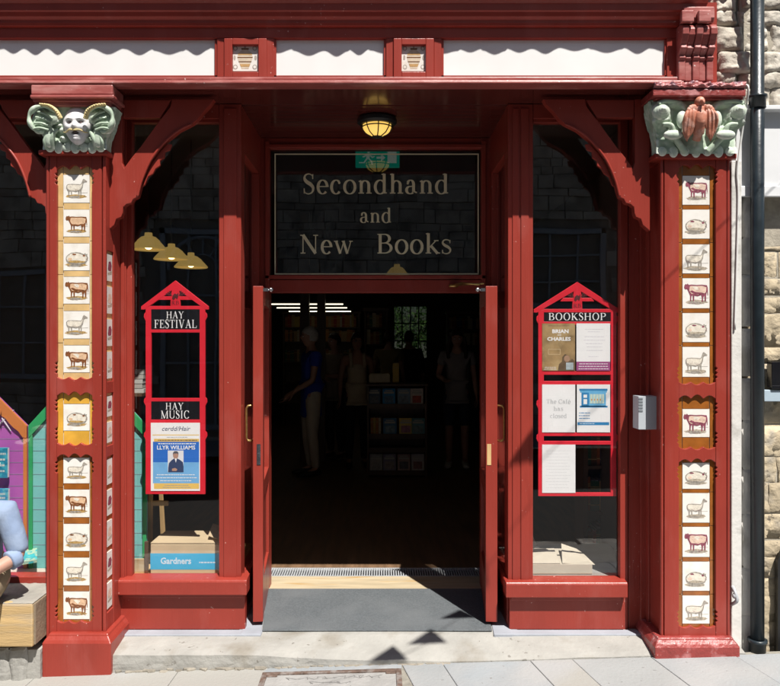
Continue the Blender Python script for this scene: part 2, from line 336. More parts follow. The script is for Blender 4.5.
def serif(mb, t, xc, zb, size, y, mi=0, sp=0.02, sx=1.0):
    """letters facing the street; every stroke sits 0.15 mm proud of the last."""
    x = xc-text_w(t, sp)*size*sx/2; k = 0
    for ch in t:
        if ch not in G: x += .26*size*sx; continue
        w, strokes = G[ch]
        for stt in strokes:
            k += 1; yy = y-0.00012*(k % 9)
            if stt[0] == 'd':
                c, r = stt[1], stt[2]
                pl = [(x+(c[0]+r*math.cos(2*PI*i/12))*size*sx, zb+(c[1]+r*math.sin(2*PI*i/12))*size) for i in range(12)]
                mb.flat(pl, yy, mi); continue
            pts = stt[1]
            if stt[0] == 's': pts = cat(pts, 6)
            Lp, Rp = [], []
            for i, p in enumerate(pts):
                a = pts[max(i-1, 0)]; b = pts[min(i+1, len(pts)-1)]
                tx, ty = b[0]-a[0], b[1]-a[1]; ln = math.hypot(tx, ty) or 1; tx /= ln; ty /= ln
                if stt[0] == 'l': wd = stt[2]
                elif stt[0] == 'a': wd = TN+(TK-TN)*abs(ty)**1.4
                else:
                    f = i/(len(pts)-1); wd = TN+(stt[2]-TN)*math.exp(-((f-.5)/.2)**2)
                Lp.append((x+(p[0]-ty*wd/2)*size*sx, zb+(p[1]+tx*wd/2)*size)); Rp.append((x+(p[0]+ty*wd/2)*size*sx, zb+(p[1]-tx*wd/2)*size))
            for i in range(len(pts)-1):
                mb.flat([Lp[i], Lp[i+1], Rp[i+1], Rp[i]], yy, mi)
        x += (w+sp)*size*sx
_fc = {}
def sans(mb, t, xc, zb, size, y, mi=0, bold=0.0, align='CENTER', slant=0.0, sx=1.0, flip=False):
    cu = bpy.data.curves.new('t', 'FONT'); cu.body = t; cu.size = size; cu.align_x = align; cu.offset = bold; cu.shear = slant
    cu.resolution_u = 2
    ob = bpy.data.objects.new('t', cu); COL.objects.link(ob)
    dg = bpy.context.evaluated_depsgraph_get(); dg.update()
    me = bpy.data.meshes.new_from_object(ob.evaluated_get(dg))
    for p in me.polygons:
        vs = [me.vertices[i].co for i in p.vertices]
        mb.flat([(xc+(-v.x if flip else v.x)*sx, zb+v.y) for v in vs], y, mi)
    bpy.data.objects.remove(ob); bpy.data.meshes.remove(me); bpy.data.curves.remove(cu)
def lines(mb, x0, x1, z0, z1, n, y, mi, h=0.003, rag=0.3, rnd=random):
    for i in range(n):
        z = z1+(z0-z1)*(i+0.5)/n; q = rnd.uniform(0, rag)*(x1-x0)/2
        a = x0+q
        while a < x1-q-0.004:
            b = min(a+rnd.uniform(.006, .02), x1-q); mb.flat([(a, z-h/2), (b, z-h/2), (b, z+h/2), (a, z+h/2)], y, mi); a = b+0.003
# ================================================================ THE BOOKSHOP FRONT
SHOP = thing('bookshop', (0, 0.6, 0), 'oxblood red Victorian bookshop front with tiled pilasters and an open double door', 'shop building')
FL = 0.06                    # shop floor level
SOF = 3.123                  # underside of the fascia
YB = 0.24                    # face of the window bays
def P2(pts, y): return [(X(a, y), Z(b, y)) for a, b in pts]
def pbox(mb, x0, x1, p0, p1, y, y0, y1, mi=None): mb.box(X(x0, y), X(x1, y), y0, y1, Z(p1, y), Z(p0, y), mi)

# ---------------------------------------------------------------- tiles
INK_L = [mat('ink_ground_ochre', (0.42, 0.27, 0.10), 0.2, 0.35, 90), mat('ink_animal_brown', (0.20, 0.075, 0.03), 0.2, 0.3, 90), mat('ink_hide_tan', (0.66, 0.44, 0.28), 0.2, 0.15, 60), mat('ink_pale_fleece', (0.72, 0.66, 0.56), 0.2, 0.12, 60), mat('ink_shade_grey', (0.32, 0.29, 0.25), 0.2, 0.3, 90)]
INK_R = [mat('ink_ground_grey', (0.42, 0.36, 0.28), 0.2, 0.35, 90), mat('ink_animal_plum', (0.24, 0.07, 0.10), 0.2, 0.3, 90), mat('ink_hide_rose', (0.68, 0.50, 0.40), 0.2, 0.15, 60), INK_L[3], INK_L[4]]
def ell(cx, cy, rx, ry, n=18, w=0.0, rnd=None):
    return [(cx+rx*math.cos(2*PI*i/n)*(1+(rnd.uniform(-w, w) if rnd else 0)), cy+ry*math.sin(2*PI*i/n)*(1+(rnd.uniform(-w, w) if rnd else 0))) for i in range(n)]
COW = [(.06, .74), (.05, .66), (.09, .61), (.16, .62), (.20, .55), (.24, .47), (.27, .40), (.27, .22), (.31, .22), (.325, .38), (.36, .42), (.38, .22), (.42, .22), (.43, .40), (.55, .38), (.68, .42), (.71, .33), (.70, .20), (.75, .20), (.76, .34), (.80, .40), (.81, .22), (.86, .22), (.87, .42), (.90, .55), (.92, .40), (.94, .42), (.93, .66), (.90, .75), (.70, .765), (.50, .755), (.32, .77), (.22, .76), (.18, .81), (.15, .77), (.10, .79)]
COWH = [(.24, .58), (.28, .50), (.33, .46), (.40, .46), (.46, .46), (.58, .44), (.68, .47), (.80, .47), (.86, .52), (.88, .68), (.72, .725), (.50, .715), (.34, .725), (.26, .71)]
SHEEP = [(.12, .58), (.12, .48), (.15, .42), (.19, .36), (.20, .22), (.235, .22), (.245, .36), (.29, .38), (.31, .24), (.345, .24), (.35, .38), (.50, .35), (.58, .38), (.60, .22), (.635, .22), (.645, .38), (.67, .38), (.68, .22), (.715, .22), (.72, .42), (.77, .52), (.79, .66), (.84, .71), (.93, .715), (.94, .75), (.86, .80), (.80, .84), (.76, .80), (.72, .68), (.68, .63), (.55, .64), (.35, .65), (.18, .64)]
SHEEPH = [(.15, .56), (.17, .47), (.26, .42), (.40, .41), (.52, .40), (.62, .43), (.69, .48), (.74, .60), (.76, .70), (.73, .64), (.68, .60), (.50, .61), (.30, .62), (.18, .61)]
PIG = [(.10, .40), (.13, .30), (.22, .23), (.40, .21), (.60, .20), (.78, .22), (.88, .27), (.93, .36), (.95, .46), (.91, .53), (.93, .60), (.87, .58), (.84, .63), (.78, .585), (.66, .64), (.48, .665), (.30, .635), (.18, .56), (.11, .49)]
PIGH = [(.13, .41), (.17, .33), (.28, .28), (.46, .26), (.66, .25), (.80, .28), (.88, .36), (.90, .45), (.85, .52), (.74, .55), (.60, .60), (.44, .625), (.28, .59), (.17, .51)]
def tile_mesh(kind, ink, seed):
    # unit tile: x 0..1, z 0..1, face at y=0; every tile is drawn a little differently
    rnd = random.Random(seed); mb = MB()
    mb.box(0, 1, 0.0, 0.05, 0, 1, 0)
    y = -0.002; sc = rnd.uniform(.92, 1.02); ox = .5+rnd.uniform(-.025, .025); oz = rnd.uniform(-.015, .03); wx = rnd.uniform(-.03, .03); wz = rnd.uniform(-.03, .03)
    W = lambda pl: [((ox+(a-.5)*sc+wx*(c-.5)*(a-.4)), oz+.5+(c-.5)*sc*(1+wz)) for a, c in pl]
    def hatch(n, x0, x1, z0, z1, yy, mi, ln=.06, th=.007, sl=.5):
        for _ in range(n):
            a = rnd.uniform(x0, x1); c = rnd.uniform(z0, z1); l_ = ln*rnd.uniform(.6, 1.3)
            mb.flat(W([(a, c), (a+th, c), (a+th+l_*sl, c-l_*.6), (a+l_*sl, c-l_*.6)]), yy-rnd.uniform(0, .0008), mi)
    gx = .5
    mb.flat(W(ell(gx, .19, .40, .075, 26, .16, rnd)), y, 1); mb.flat(W(ell(gx-.05, .165, .24, .045, 18, .22, rnd)), y-.001, 5)
    hatch(16, .12, .82, .14, .24, y-.0015, 2 if kind == 'cow' else 5, .07, .008, 1.2)
    zz_ = rnd.uniform(.30, .36); mb.flat(W([(.62, zz_), (.96, zz_+.01), (.96, zz_+.022), (.62, zz_+.010)]), y-.001, 5)
    if kind == 'cow':
        mb.flat(W(COW), y-.004, 2); mb.flat(W(COWH), y-.006, 3)
        if rnd.random() < .8: mb.flat(W([(.36+rnd.uniform(-.05, .1), .70), (.52, .71), (.62+rnd.uniform(-.05, .06), .66), (.56, .56+rnd.uniform(-.03, .05)), (.47, .60), (.42, .64)]), y-.008, 4)
        mb.flat(W([(.26, .54), (.40, .465), (.60, .45), (.82, .475), (.70, .505), (.46, .525), (.34, .58)]), y-.0075, 2) if rnd.random() < .6 else None
        hatch(16, .28, .84, .50, .70, y-.009, 2, .05, .006, .5)
    elif kind == 'sheep':
        mb.flat(W(SHEEP), y-.004, 5); mb.flat(W(SHEEPH), y-.006, 4)
        hatch(22, .16, .68, .44, .62, y-.008, 5, .045, .006, .7); hatch(8, .16, .62, .42, .47, y-.009, 2, .05, .008, 1.0)
    else:
        mb.flat(W(PIG), y-.004, 5); mb.flat(W(PIGH), y-.006, 4)
        mb.flat(W(ell(.40+rnd.uniform(-.06, .06), .575, .08, .03, 10, .2, rnd)), y-.008, 2); mb.flat(W(ell(.79, .53, .05, .04, 10, .2, rnd)), y-.008, 2)
        mb.flat(W(ell(.50, .30, .32, .045, 16, .2, rnd)), y-.008, 1); mb.flat(W(ell(.27, .40, .08, .05, 12, .2, rnd)), y-.009, 3)
        mb.flat(W([(.86, .40), (.93, .40), (.93, .415), (.86, .41)]), y-.009, 2)
        hatch(20, .16, .78, .33, .56, y-.009, 5, .05, .006, .8)
    o = mb.build('tile', [TILEW, ink[0], ink[1], ink[2], ink[3], ink[4]], local=True)
    me = o.data; bpy.data.objects.remove(o); return me
_tn = [100]
class _T:
    def __getitem__(s, k): _tn[0] += 1; return tile_mesh(k[0], INK_L if k[1] == 'L' else INK_R, _tn[0])
TILES = _T()
def put_tile(parent, me, x0, x1, z0, z1, y, name='tile'):
    o = bpy.data.objects.new(name, me); COL.objects.link(o); o.parent = parent
    o.location = Vector((x0, y, z0))-wloc(parent); o.scale = (x1-x0, 0.16, z1-z0)
    return o

def scallop(x0, x1, z, amp, up, n=3, k=10):
    pts = []
    for i in range(n*k+1):
        t = i/(n*k); u = abs(math.sin(n*PI*t)); g = 1.15 if n/3 <= t*n <= 2*n/3 else 0.9
        pts.append((x0+(x1-x0)*t, z+(amp*u*g if up else -amp*u*g)))
    return pts
def pilaster(label, xf0, xf1, o0, o1, opens, base, tiles, sd, ambers):
    zb = Z(base[2], 0); x0, x1, a0, a1 = X(xf0), X(xf1), X(o0), X(o1)
    ztop = Z(150 if sd == 'L' else 156)
    core = MB(); core.box(x0+.014, x1-.014, .030, .40, zb, ztop+.36)
    pil = core.build('pilaster', RED, SHOP); pil['label'] = label
    f = MB()
    zs = [(Z(b), Z(t)) for t, b in opens]          # (low, high)
    # stiles with a row of small cusps beside the ends of every opening
    def stile(xa, xe, sgn):
        pts = [(xe, zb), ]
        for lo, hi in reversed(zs):
            for zz in (lo, hi):
                d = 1 if zz == lo else -1
                seq = [(xe, zz), (xe, zz+d*.018)]
                for q in range(3):
                    seq += [(xe-sgn*.010, zz+d*(.026+q*.024)), (xe+sgn*.001, zz+d*(.038+q*.024))]
                if d < 0: seq = seq[::-1]
                pts += seq
        pts += [(xe, ztop), (xa, ztop), (xa, zb)]
        f.prism(pts, 0, .030)
    stile(x0+.019, a0, 1); stile(x1-.019, a1, -1)
    bd0 = MB()
    for xx in (x0+.007, x1-.007): bd0.tube([(xx, .0085, zb), (xx, .0085, ztop)], .0085, 12)
    bd0.box(x0+.001, x0+.013, .009, .032, zb, ztop); bd0.box(x1-.013, x1-.001, .009, .032, zb, ztop)
    bd0.build('corner_bead', RED, pil, smooth=False)
    edges = [ztop]
    for lo, hi in zs: edges += [hi, lo]
    edges.append(zb)
    for i in range(0, len(edges), 2):
        hi, lo = edges[i], edges[i+1]
        top = [(a0, hi), (a1, hi)] if i == 0 else scallop(a0, a1, hi, .014, False)
        bot = [(a0, lo), (a1, lo)] if i == len(edges)-2 else scallop(a0, a1, lo, .020, True)
        f.prism(bot+top[::-1], .0025, .030)
    f.build('front_board', RED, pil, bevel=.0025, fixn=True)
    # beds, borders and tiles
    bed = MB()
    for lo, hi in zs: bed.box(a0+.001, a1-.001, .0262, .0295, lo-.03, hi+.03)
    bed.build('tile_bed', GROUT, pil)
    tx0, tx1 = X(tiles[0]), X(tiles[1])
    for k, ((lo, hi), row) in enumerate(zip(zs, tiles[2])):
        bd = MB(); cuts = [hi+.028]
        rows = [(Z(t), Z(b)) for _, t, b in row]
        prev = hi+.028
        for i, (zt, zbm) in enumerate(rows):
            if prev-zt > .006: bd.box(tx0+.001, tx1-.001, .0205, .026, zt+.002, prev-.002)
            prev = zbm
        if prev-(lo-.028) > .006: bd.box(tx0+.001, tx1-.001, .0205, .026, lo-.028, prev-.002)
        joints = [hi+.028]+[(rows[i][1]+rows[i+1][0])/2-.006 for i in range(len(rows)-1)]+[lo-.028]
        if len(rows) == 1: joints = [hi+.028, lo-.028]
        for i in range(len(joints)-1):
            bd.box(a0-.004, tx0-.003, .0205, .026, joints[i+1]+.0015, joints[i]-.0015)
            bd.box(tx1+.003, a1+.004, .0205, .026, joints[i+1]+.0015, joints[i]-.0015)
        bd.build('tile_border', ambers[k], pil, bevel=.001, fixn=True)
        for (kind, t, b) in row:
            put_tile(pil, TILES[(kind, sd)], tx0, tx1, Z(b), Z(t), .019)
    # plinth
    bx0, bx1 = X(base[0], -.05), X(base[1], -.05); zt = Z(base[3], -.03)
    m = MB()
    prof = [(0, zb-.08), (0, zt-.045), (.008, zt-.03), (.022, zt-.012), (.026, zt)]
    vs = []; fs = []
    for d, z in prof:
        vs += [(bx0+d, -.052+d, z), (bx1-d, -.052+d, z), (bx1-d, .42, z), (bx0+d, .42, z)]
    for i in range(len(prof)-1):
        for k in range(4): fs.append((i*4+k, i*4+(k+1) % 4, (i+1)*4+(k+1) % 4, (i+1)*4+k))
    fs.append(tuple(range((len(prof)-1)*4, len(prof)*4)))
    m.add(vs, fs); m.build('plinth', REDW if sd == 'R' else RED, pil, bevel=.006, fixn=True)
    # neck moulding
    n0, n1 = (38, 107) if sd == 'L' else (655, 737); t0, t1 = (149.5, 154.5) if sd == 'L' else (153, 158.5)
    nk = MB(); nk.box(X(n0, -.03), X(n1, -.03), -.030, .36, Z(t1, -.03), Z(t0, -.03))
    nk.build('neck_moulding', RED, pil, bevel=.006, fixn=True)
    return pil
LT = [[('sheep', 174, 202), ('cow', 209, 236), ('pig', 243, 270), ('cow', 276.5, 303.5), ('sheep', 311, 338.5), ('cow', 345.5, 372.5)],
      [('pig', 404.5, 431)], [('sheep', 458.5, 484), ('cow', 490.5, 518), ('pig', 525, 552), ('sheep', 559, 586.5), ('cow', 593, 620.5)]]
RT = [[('cow', 175, 204), ('pig', 209, 238), ('sheep', 244, 273), ('cow', 278, 308), ('pig', 313, 342), ('sheep', 347, 377)],
      [('cow', 409.5, 437.5)], [('pig', 463.5, 489.5), ('sheep', 494, 523.5), ('cow', 528, 558), ('pig', 563, 592), ('sheep', 597, 625)]]
pilL = pilaster('left pilaster with pale yellow tile borders', 46, 105, 56.5, 92, [(169, 377), (396, 443), (458, 621)], (42, 111, 672, 634), (62, 88, LT), 'L', [AMB_Y, AMB_O, AMB_B])
pilR = pilaster('right pilaster with amber tile borders', 661, 730, 679, 716, [(168, 382), (399, 447), (463, 626)], (655, 740, 656, 638), (684, 711, RT), 'R', [AMB_B]*3)
# inner return face of the left pilaster, tiled too
sx = X(105)
sd_ = MB()
sd_.box(sx-.013, sx+.004, .001, .022, Z(672), Z(150)); sd_.box(sx-.013, sx+.004, .125, .245, Z(672), Z(150))
for t, b in ((150, 250), (382, 394), (447, 458), (615, 672)): sd_.box(sx-.013, sx+.003, .022, .125, Z(b), Z(t))
sd_.build('side_board', RED, pilL, bevel=.003, fixn=True)
for t, b in ((250, 382), (394, 447), (458, 615)):
    m = MB(); m.box(sx-.0133, sx-.008, .0225, .1245, Z(b), Z(t)); m.build('side_border', AMB_B if t > 450 else AMB_Y, pilL)
    n = max(1, round((b-t)/34)); h = (Z(t)-Z(b))/n
    for i in range(n):
        m = MB(); z0 = Z(b)+i*h+.016; hh = h-.032; m.box(sx-.0078, sx-.002, .036, .115, z0, z0+hh, 0)
        q = lambda pl, mi, d: m.add([(sx-.002+d, .036+.079*a, z0+hh*c) for a, c in pl], [tuple(range(len(pl)))], mi)
        q([(.1, .3), (.2, .22), (.9, .26), (.95, .4), (.5, .34)], 1, .0004); q([(.15, .45), (.3, .38), (.8, .4), (.9, .6), (.7, .75), (.3, .72)], 2 if i % 2 else 3, .0006)
        m.build('side_tile', [TILEW, INK_R[0], INK_R[1], INK_R[2]], pilL)

# ---------------------------------------------------------------- carved capitals
def capital(px0b, px1b, px0t, px1t, pyb, pyt, parent, kind):
    cxm = (X((px0b+px1b)/2, -.05))
    hb = (X(px1b, -.03)-X(px0b, -.03))/2; ht = (X(px1t, -.09)-X(px0t, -.09))/2
    zb, zt = Z(pyb, -.03), Z(pyt, -.08)
    def w(v): return hb+(ht-hb)*(max(0, v)**1.35)
    def yf(v): return -.020-.042*(max(0, v)**1.2)
    def relief(s, v):
        a = abs(s); h = 0.0
        q = Vector((s*2.6, v*3.0, 1.3))
        if kind == 'face':
            # big ear-like leaves either side of the head
            d = math.hypot((a-.66)/.36, (v-.60)/.40)
            if d < 1: h = max(h, .030*math.sqrt(1-d*d)*(0.7+0.3*math.sin(14*math.atan2(v-.6, a-.66)+8*d)))
            d = math.hypot((a-.60)/.22, (v-.42)/.30)
            if d < 1: h -= .030*(1-d*d)
            d = math.hypot((a-.36)/.12, (v-.30)/.32)
            if d < 1: h = max(h, .024*math.sqrt(1-d*d)*(0.6+0.4*math.sin(30*v)))
        else:
            d = math.hypot((a-.80)/.24, (v-.72)/.25)
            if d < 1: h = max(h, .042*math.sqrt(1-d*d)*(0.78+0.22*math.cos(13*d)))
            dd = abs(v-(.93-.45*(a-.55)**2*4))
            if a > .3 and dd < .09: h = max(h, .028*math.sqrt(1-(dd/.09)**2))
            d = math.hypot((a-.56)/.20, (v-.38)/.16)
            if d < 1: h = max(h, .030*math.sqrt(1-d*d))
            d = math.hypot(a/.26, (v-.16)/.30)
            if d < 1: h = max(h, .034*math.sqrt(1-d*d)*(0.8+.2*math.cos(18*s)))
        # row of small leaves round the foot
        lf = abs(math.sin(s*PI*2.5+.4)); 
        if v < .30: h = max(h, .016*lf*(1-v/.30)*1.4)
        h += .006*noise.noise(q*2.3)+.004*noise.noise(q*6)
        return h
    def face(u, v):
        # u 0..1 wraps left side, front, right side
        t = u*3
        if t < 1: s = -1+2*t; hh = relief(s, v); x = -w(v)-hh*.35; y = .05+(yf(v)-.05)*t
        elif t <= 2:
            s = -1+2*(t-1); hh = relief(s, v); x = w(v)*s; y = yf(v)-hh
            if abs(s) > .9: x += math.copysign(hh*(abs(s)-.9)*8, s)
        else: s = -1+2*(t-2); hh = relief(s, v); x = w(v)+hh*.35; y = yf(v)+(.05-yf(v))*(t-2)
        return (cxm+x, y, zb+(zt-zb)*v)
    mb = MB(); mb.grid(face, 132, 48)
    mb.box(cxm-hb+.01, cxm+hb-.01, .0, .06, zb, zt)
    H = zt-zb
    for sgn in (-1, 1):
        if kind == 'bird':      # ball-like rolled leaf tips on the corners with a stem sweeping up to them
            bx_, bz_ = cxm+sgn*(ht-.052), zt-.062
            for q in range(4): mb.ball((bx_, -.070-.012*q*.6, bz_), (.050-.011*q, .030, .048-.011*q), 18, 12)
            mb.tube(cat3([(cxm+sgn*.05, -.050, zt-.045), (cxm+sgn*ht*.42, -.072, zt-.018), (cxm+sgn*ht*.70, -.082, zt-.012), (cxm+sgn*(ht-.03), -.086, zt-.03)], 8), [.015]*25, 8)
            mb.tube(cat3([(cxm+sgn*hb*.30, -.030, zb+.01), (cxm+sgn*hb*.62, -.060, zb+H*.30), (cxm+sgn*ht*.60, -.078, zb+H*.50), (cxm+sgn*ht*.78, -.082, zb+H*.52)], 8), [.020-.0004*i for i in range(25)], 8)
            mb.ball((cxm+sgn*ht*.55, -.074, zb+H*.33), (.052, .022, .026), 14, 10)
            mb.ball((cxm+sgn*ht*.36, -.070, zb+H*.62), (.030, .020, .050), 14, 10)
        else:                   # broad ear-like leaf with a turned-over rim
            fp_ = lambda a_, b_, y_: (cxm+sgn*ht*a_, y_, zb+H*b_)
            rim = cat3([fp_(.34, .88, -.070), fp_(.55, .97, -.088), (cxm+sgn*ht*.80, -.094, zb+H*.95), fp_(.96, .80, -.092), fp_(.97, .60, -.090), fp_(.86, .43, -.080), fp_(.74, .40, -.070), fp_(.66, .50, -.066), fp_(.60, .62, -.064)], 6)
            mb.tube(rim, [.0125+.0035*math.sin(i*.55) for i in range(len(rim))], 8)
            for a_, b_, rx_, rz_, y_ in ((.70, .72, .062, .052, -.058), (.80, .62, .045, .060, -.058), (.52, .76, .045, .040, -.056), (.58, .30, .030, .060, -.050)):
                mb.ball(fp_(a_, b_, y_), (rx_, .024, rz_), 18, 12)
            for k in range(4):
                mb.tube(cat3([fp_(.46+.03*k, .70-.09*k, -.078), fp_(.62+.04*k, .80-.11*k, -.088), fp_(.80+.035*k, .86-.14*k, -.090)], 5), [.006]*11, 6)
            mb.tube(cat3([fp_(.52, .02, -.036), fp_(.50, .20, -.062), fp_(.44, .36, -.070), fp_(.34, .46, -.066)], 8), [.015-.0003*i for i in range(25)], 8)
            mb.tube(cat3([fp_(.66, .03, -.040), fp_(.68, .18, -.060), fp_(.60, .36, -.066)], 8), [.012-.0003*i for i in range(17)], 8)
    for k in range(7):          # small leaf tips round the foot
        xx = cxm-hb+.02+(2*hb-.04)*k/6
        mb.ball((xx, -.030, zb+.014), (.026, .014, .026+.008*(k % 2)), 12, 9)
    o = mb.build('capital', CAPG, parent, smooth=True)
    return o, cxm, zb, zt, ht
def cat3(pts, n=8):
    P = [Vector(p) for p in pts]; P = [P[0]]+P+[P[-1]]; out = []
    for i in range(1, len(P)-2):
        p0, p1, p2, p3 = P[i-1:i+3]
        for k in range(n):
            t = k/n; out.append(0.5*((2*p1)+(-p0+p2)*t+(2*p0-5*p1+4*p2-p3)*t*t+(-p0+3*p1-3*p2+p3)*t**3))
    out.append(P[-2]); return out
capL, cx, zb, zt, ht = capital(45, 103, 31, 116, 150, 106, pilL, 'face')
# the white grotesque head
hz = Z(122.3, -.11); hx = X(73, -.11)
def headfn(d):
    # d faces: -y is the front
    x, y, z = d
    r = Vector((x*.079, y*.048, z*.104))
    if z < 0: r.x *= 1+.30*z                                 # jaw narrows
    if y < -0.05:
        f = -y
        r.y -= .017*math.exp(-((x/.13)**2+((z+.08)/.16)**2))*f      # nose
        r.y -= .007*math.exp(-((x/.18)**2+((z+.16)/.07)**2))        # nostrils
        for sg in (-1, 1):
            r.y += .022*math.exp(-(((x-sg*.40)/.17)**2+((z-.08)/.10)**2))   # eye sockets
            r.y -= .014*math.exp(-(((x-sg*.40)/.11)**2+((z-.06)/.05)**2))   # eyelids
            r.y -= .011*math.exp(-(((x-sg*.36)/.24)**2+((z-.26)/.06)**2))   # brow
            r.y -= .010*math.exp(-(((x-sg*.50)/.2)**2+((z+.18)/.14)**2))    # cheek
        r.y += .028*math.exp(-((x/.24)**2+((z+.46)/.07)**2))       # open mouth
        r.y -= .008*math.exp(-((x/.26)**2+((z+.58)/.05)**2))        # lower lip
        r.y -= .012*math.exp(-((x/.25)**2+((z+.80)/.12)**2))        # chin
    return r
HY = .076
hb_ = MB(); hb_.ball((hx, -.122+HY, hz), 1, 56, 48, 0, headfn)
hd = hb_.build('carved_head', CAPW, capL, smooth=True)
ey = MB()
EYEP = mat('grey_brown_paint', (.16, .11, .11), .6, .1, 30)
for sg in (-1, 1): ey = MB(); ey.ball((hx+sg*.028, -.122+HY-.034, hz+.008), (.010, .008, .006), 10, 8); ey.build('eye', EYEP, hd, smooth=True)
ey = MB(); ey.ball((hx, -.122+HY-.028, hz-.044), (.018, .014, .009), 12, 8); ey.build('mouth', EYEP, hd, smooth=True)
mo = MB()
for sg in (-1, 1): mo.tube(cat3([(hx, -.172+HY, hz-.036), (hx+sg*.028, -.168+HY, hz-.034), (hx+sg*.052, -.154+HY, hz-.044), (hx+sg*.070, -.142+HY, hz-.040)], 6), [.0062-.00024*i for i in range(19)], 7)
mo.build('moustache', CAPY, capL, smooth=True)
for sg in (-1, 1):
    hn = MB()
    pts = cat3([(hx+sg*.066, -.110, hz+.020), (hx+sg*.085, -.122, hz+.058), (hx+sg*.125, -.118, hz+.086), (hx+sg*.175, -.108, hz+.096)], 8)
    hn.tube(pts, [.014-.0003*i for i in range(len(pts))], 8)
    for i in range(1, len(pts), 2): p = pts[i]; hn.ball((p.x, p.y-.012, p.z), .0060, 8, 6)
    hn.build('horn', CAPY, capL, smooth=True)
capR, cx, zb, zt, ht = capital(660, 735, 652, 748, 154, 99, pilR, 'bird')
# terracotta eagle with drooping wings
EO = .045
ex = X(700, -.11); ez = Z(119, -.11)
eg = MB()
eg.ball((ex, -.150+EO, ez+.092), (.027, .032, .030), 16, 12)
eg.tube([(ex, -.178+EO, ez+.092), (ex, -.200+EO, ez+.082), (ex, -.203+EO, ez+.066)], [.010, .008, .003], 8)
eg.tube(cat3([(ex, -.145+EO, ez+.085), (ex, -.150+EO, ez+.045), (ex, -.155+EO, ez-.01), (ex, -.130+EO, ez-.07), (ex, -.11+EO, ez-.10)], 6), [.020]*4+[.026]*4+[.034]*6+[.030]*5+[.022]*6, 14)
for sg in (-1, 1):
    for k in range(6):      # long drooping feathers, the outer ones shorter
        t = k/5
        p0 = Vector((ex+sg*(.026+.020*t), -.098-.010*math.sin(PI*t), ez+.078-.006*t))
        p1 = Vector((ex+sg*(.034+.046*t), -.120-.006*(k % 2), ez+.035-.012*t))
        p2 = Vector((ex+sg*(.036+.052*t), -.110-.004*(k % 2), ez-.040+.012*t))
        p3 = Vector((ex+sg*(.052+.026*t), -.092, ez-.118+.060*abs(t-.45)))
        eg.tube(cat3([p0, p1, p2, p3], 6), [(.007, .006)]*5+[(.0105, .007)]*8+[(.0085, .006)]*4+[(.003, .003)]*2, 8)
    for k in range(5):
        t = k/4; eg.ball((ex+sg*(.034+.036*t), -.118, ez+.058-.030*t+.012*math.sin(PI*t)), (.014, .010, .018), 10, 8)
eg.build('carved_eagle', EAGLE, capR, smooth=True)
# abacus blocks over the capitals
ab = MB()
for (t, b, o, y) in ((84.5, 94.5, 0, -.112), (94.5, 98, -1.2, -.119), (98, 101.5, 1.5, -.100), (101.5, 106, 3.5, -.086)):
    ab.box(X(31+o, y), X(112.5-o, y), y, .06, Z(b, y)+.0006, Z(t, y))
ab.build('abacus', REDF, pilL, bevel=.005, fixn=True)
ab = MB()
for (t, b, o, y) in ((88.5, 96, 0, -.118), (96, 99.5, 2.5, -.095)):
    ab.box(X(653+o, y), X(746-o, y), y, .10, Z(b, y)+.0006, Z(t, y))
ab.build('abacus', REDW, pilR, bevel=.005, fixn=True)
fl = MB()       # crumpled old paint and lead on the right block
def flk(u, v):
    x = X(653.5, -.12)+(X(745.5, -.12)-X(653.5, -.12))*u
    prof = [(-.105, 88.3), (-.127, 86.5), (-.124, 83.5), (-.100, 81), (.0, 80.0)]
    q = v*4; i = min(3, int(q)); t = q-i
    y = prof[i][0]+(prof[i+1][0]-prof[i][0])*t; p = prof[i][1]+(prof[i+1][1]-prof[i][1])*t
    n_ = noise.noise(Vector((x*26, v*4, 1)))+.6*noise.noise(Vector((x*60, v*9, 4)))
    return (x, y-.012*n_, Z(p, -.12)+.012*n_*(0.2 if v < .1 else 1))
fl.grid(flk, 90, 20); fl.build('lead_cap', mat('flaked_pink_paint', (0.40, 0.13, 0.13), 0.35, 0.3, 24, 0.5, 60, second=(0.20, 0.10, 0.13), sscale=16, sthr=(.5, .6)), pilR, smooth=True)

# ---------------------------------------------------------------- fascia, cornice, console
XL, XRE = -3.4, X(678, -.05)
fa = MB()
yf_ = -.05
fa.box(XL, XRE, -.010, .02, SOF+.002, 3.60)                       # backing
def fb(x0, x1, p0, p1, y0=-.05, mi=None): fa.box(X(x0, y0), X(x1, y0), y0, -.011, Z(p1, y0), Z(p0, y0), mi)
fa.box(XL, XRE, -.050, -.011, Z(38, yf_), 3.60)                   # top rail
for a, b in ((217, 224), (266.5, 274), (386, 393.5), (434, 441.5), (667, 678)): fb(a, b, 38, 77, -.050)
for a, b in ((224, 266.5), (393.5, 434)):
    fb(a, a+8.2, 38, 77, -.062); fb(b-8.2, b, 38, 77, -.062); fb(a+8.2, b-8.2, 71.5, 77, -.0615); fb(a+8.2, b-8.2, 38, 44.5, -.0605)
fm_ = MB()
fm_.box(XL, X(680, -.075), -.074, -.011, Z(80, -.075), Z(76.5, -.075))
fm_.box(XL, X(682, -.09), -.092, -.011, Z(82, -.09), Z(80, -.09)-.0005)
fm_.box(XL, X(684, -.11), -.111, -.011, SOF-.001, Z(82, -.09)-.0008)
fas = fa.build('fascia', RED, SHOP, bevel=.0035, fixn=True)
fm_.build('fascia_moulding', REDF, fas, bevel=.0035, fixn=True)
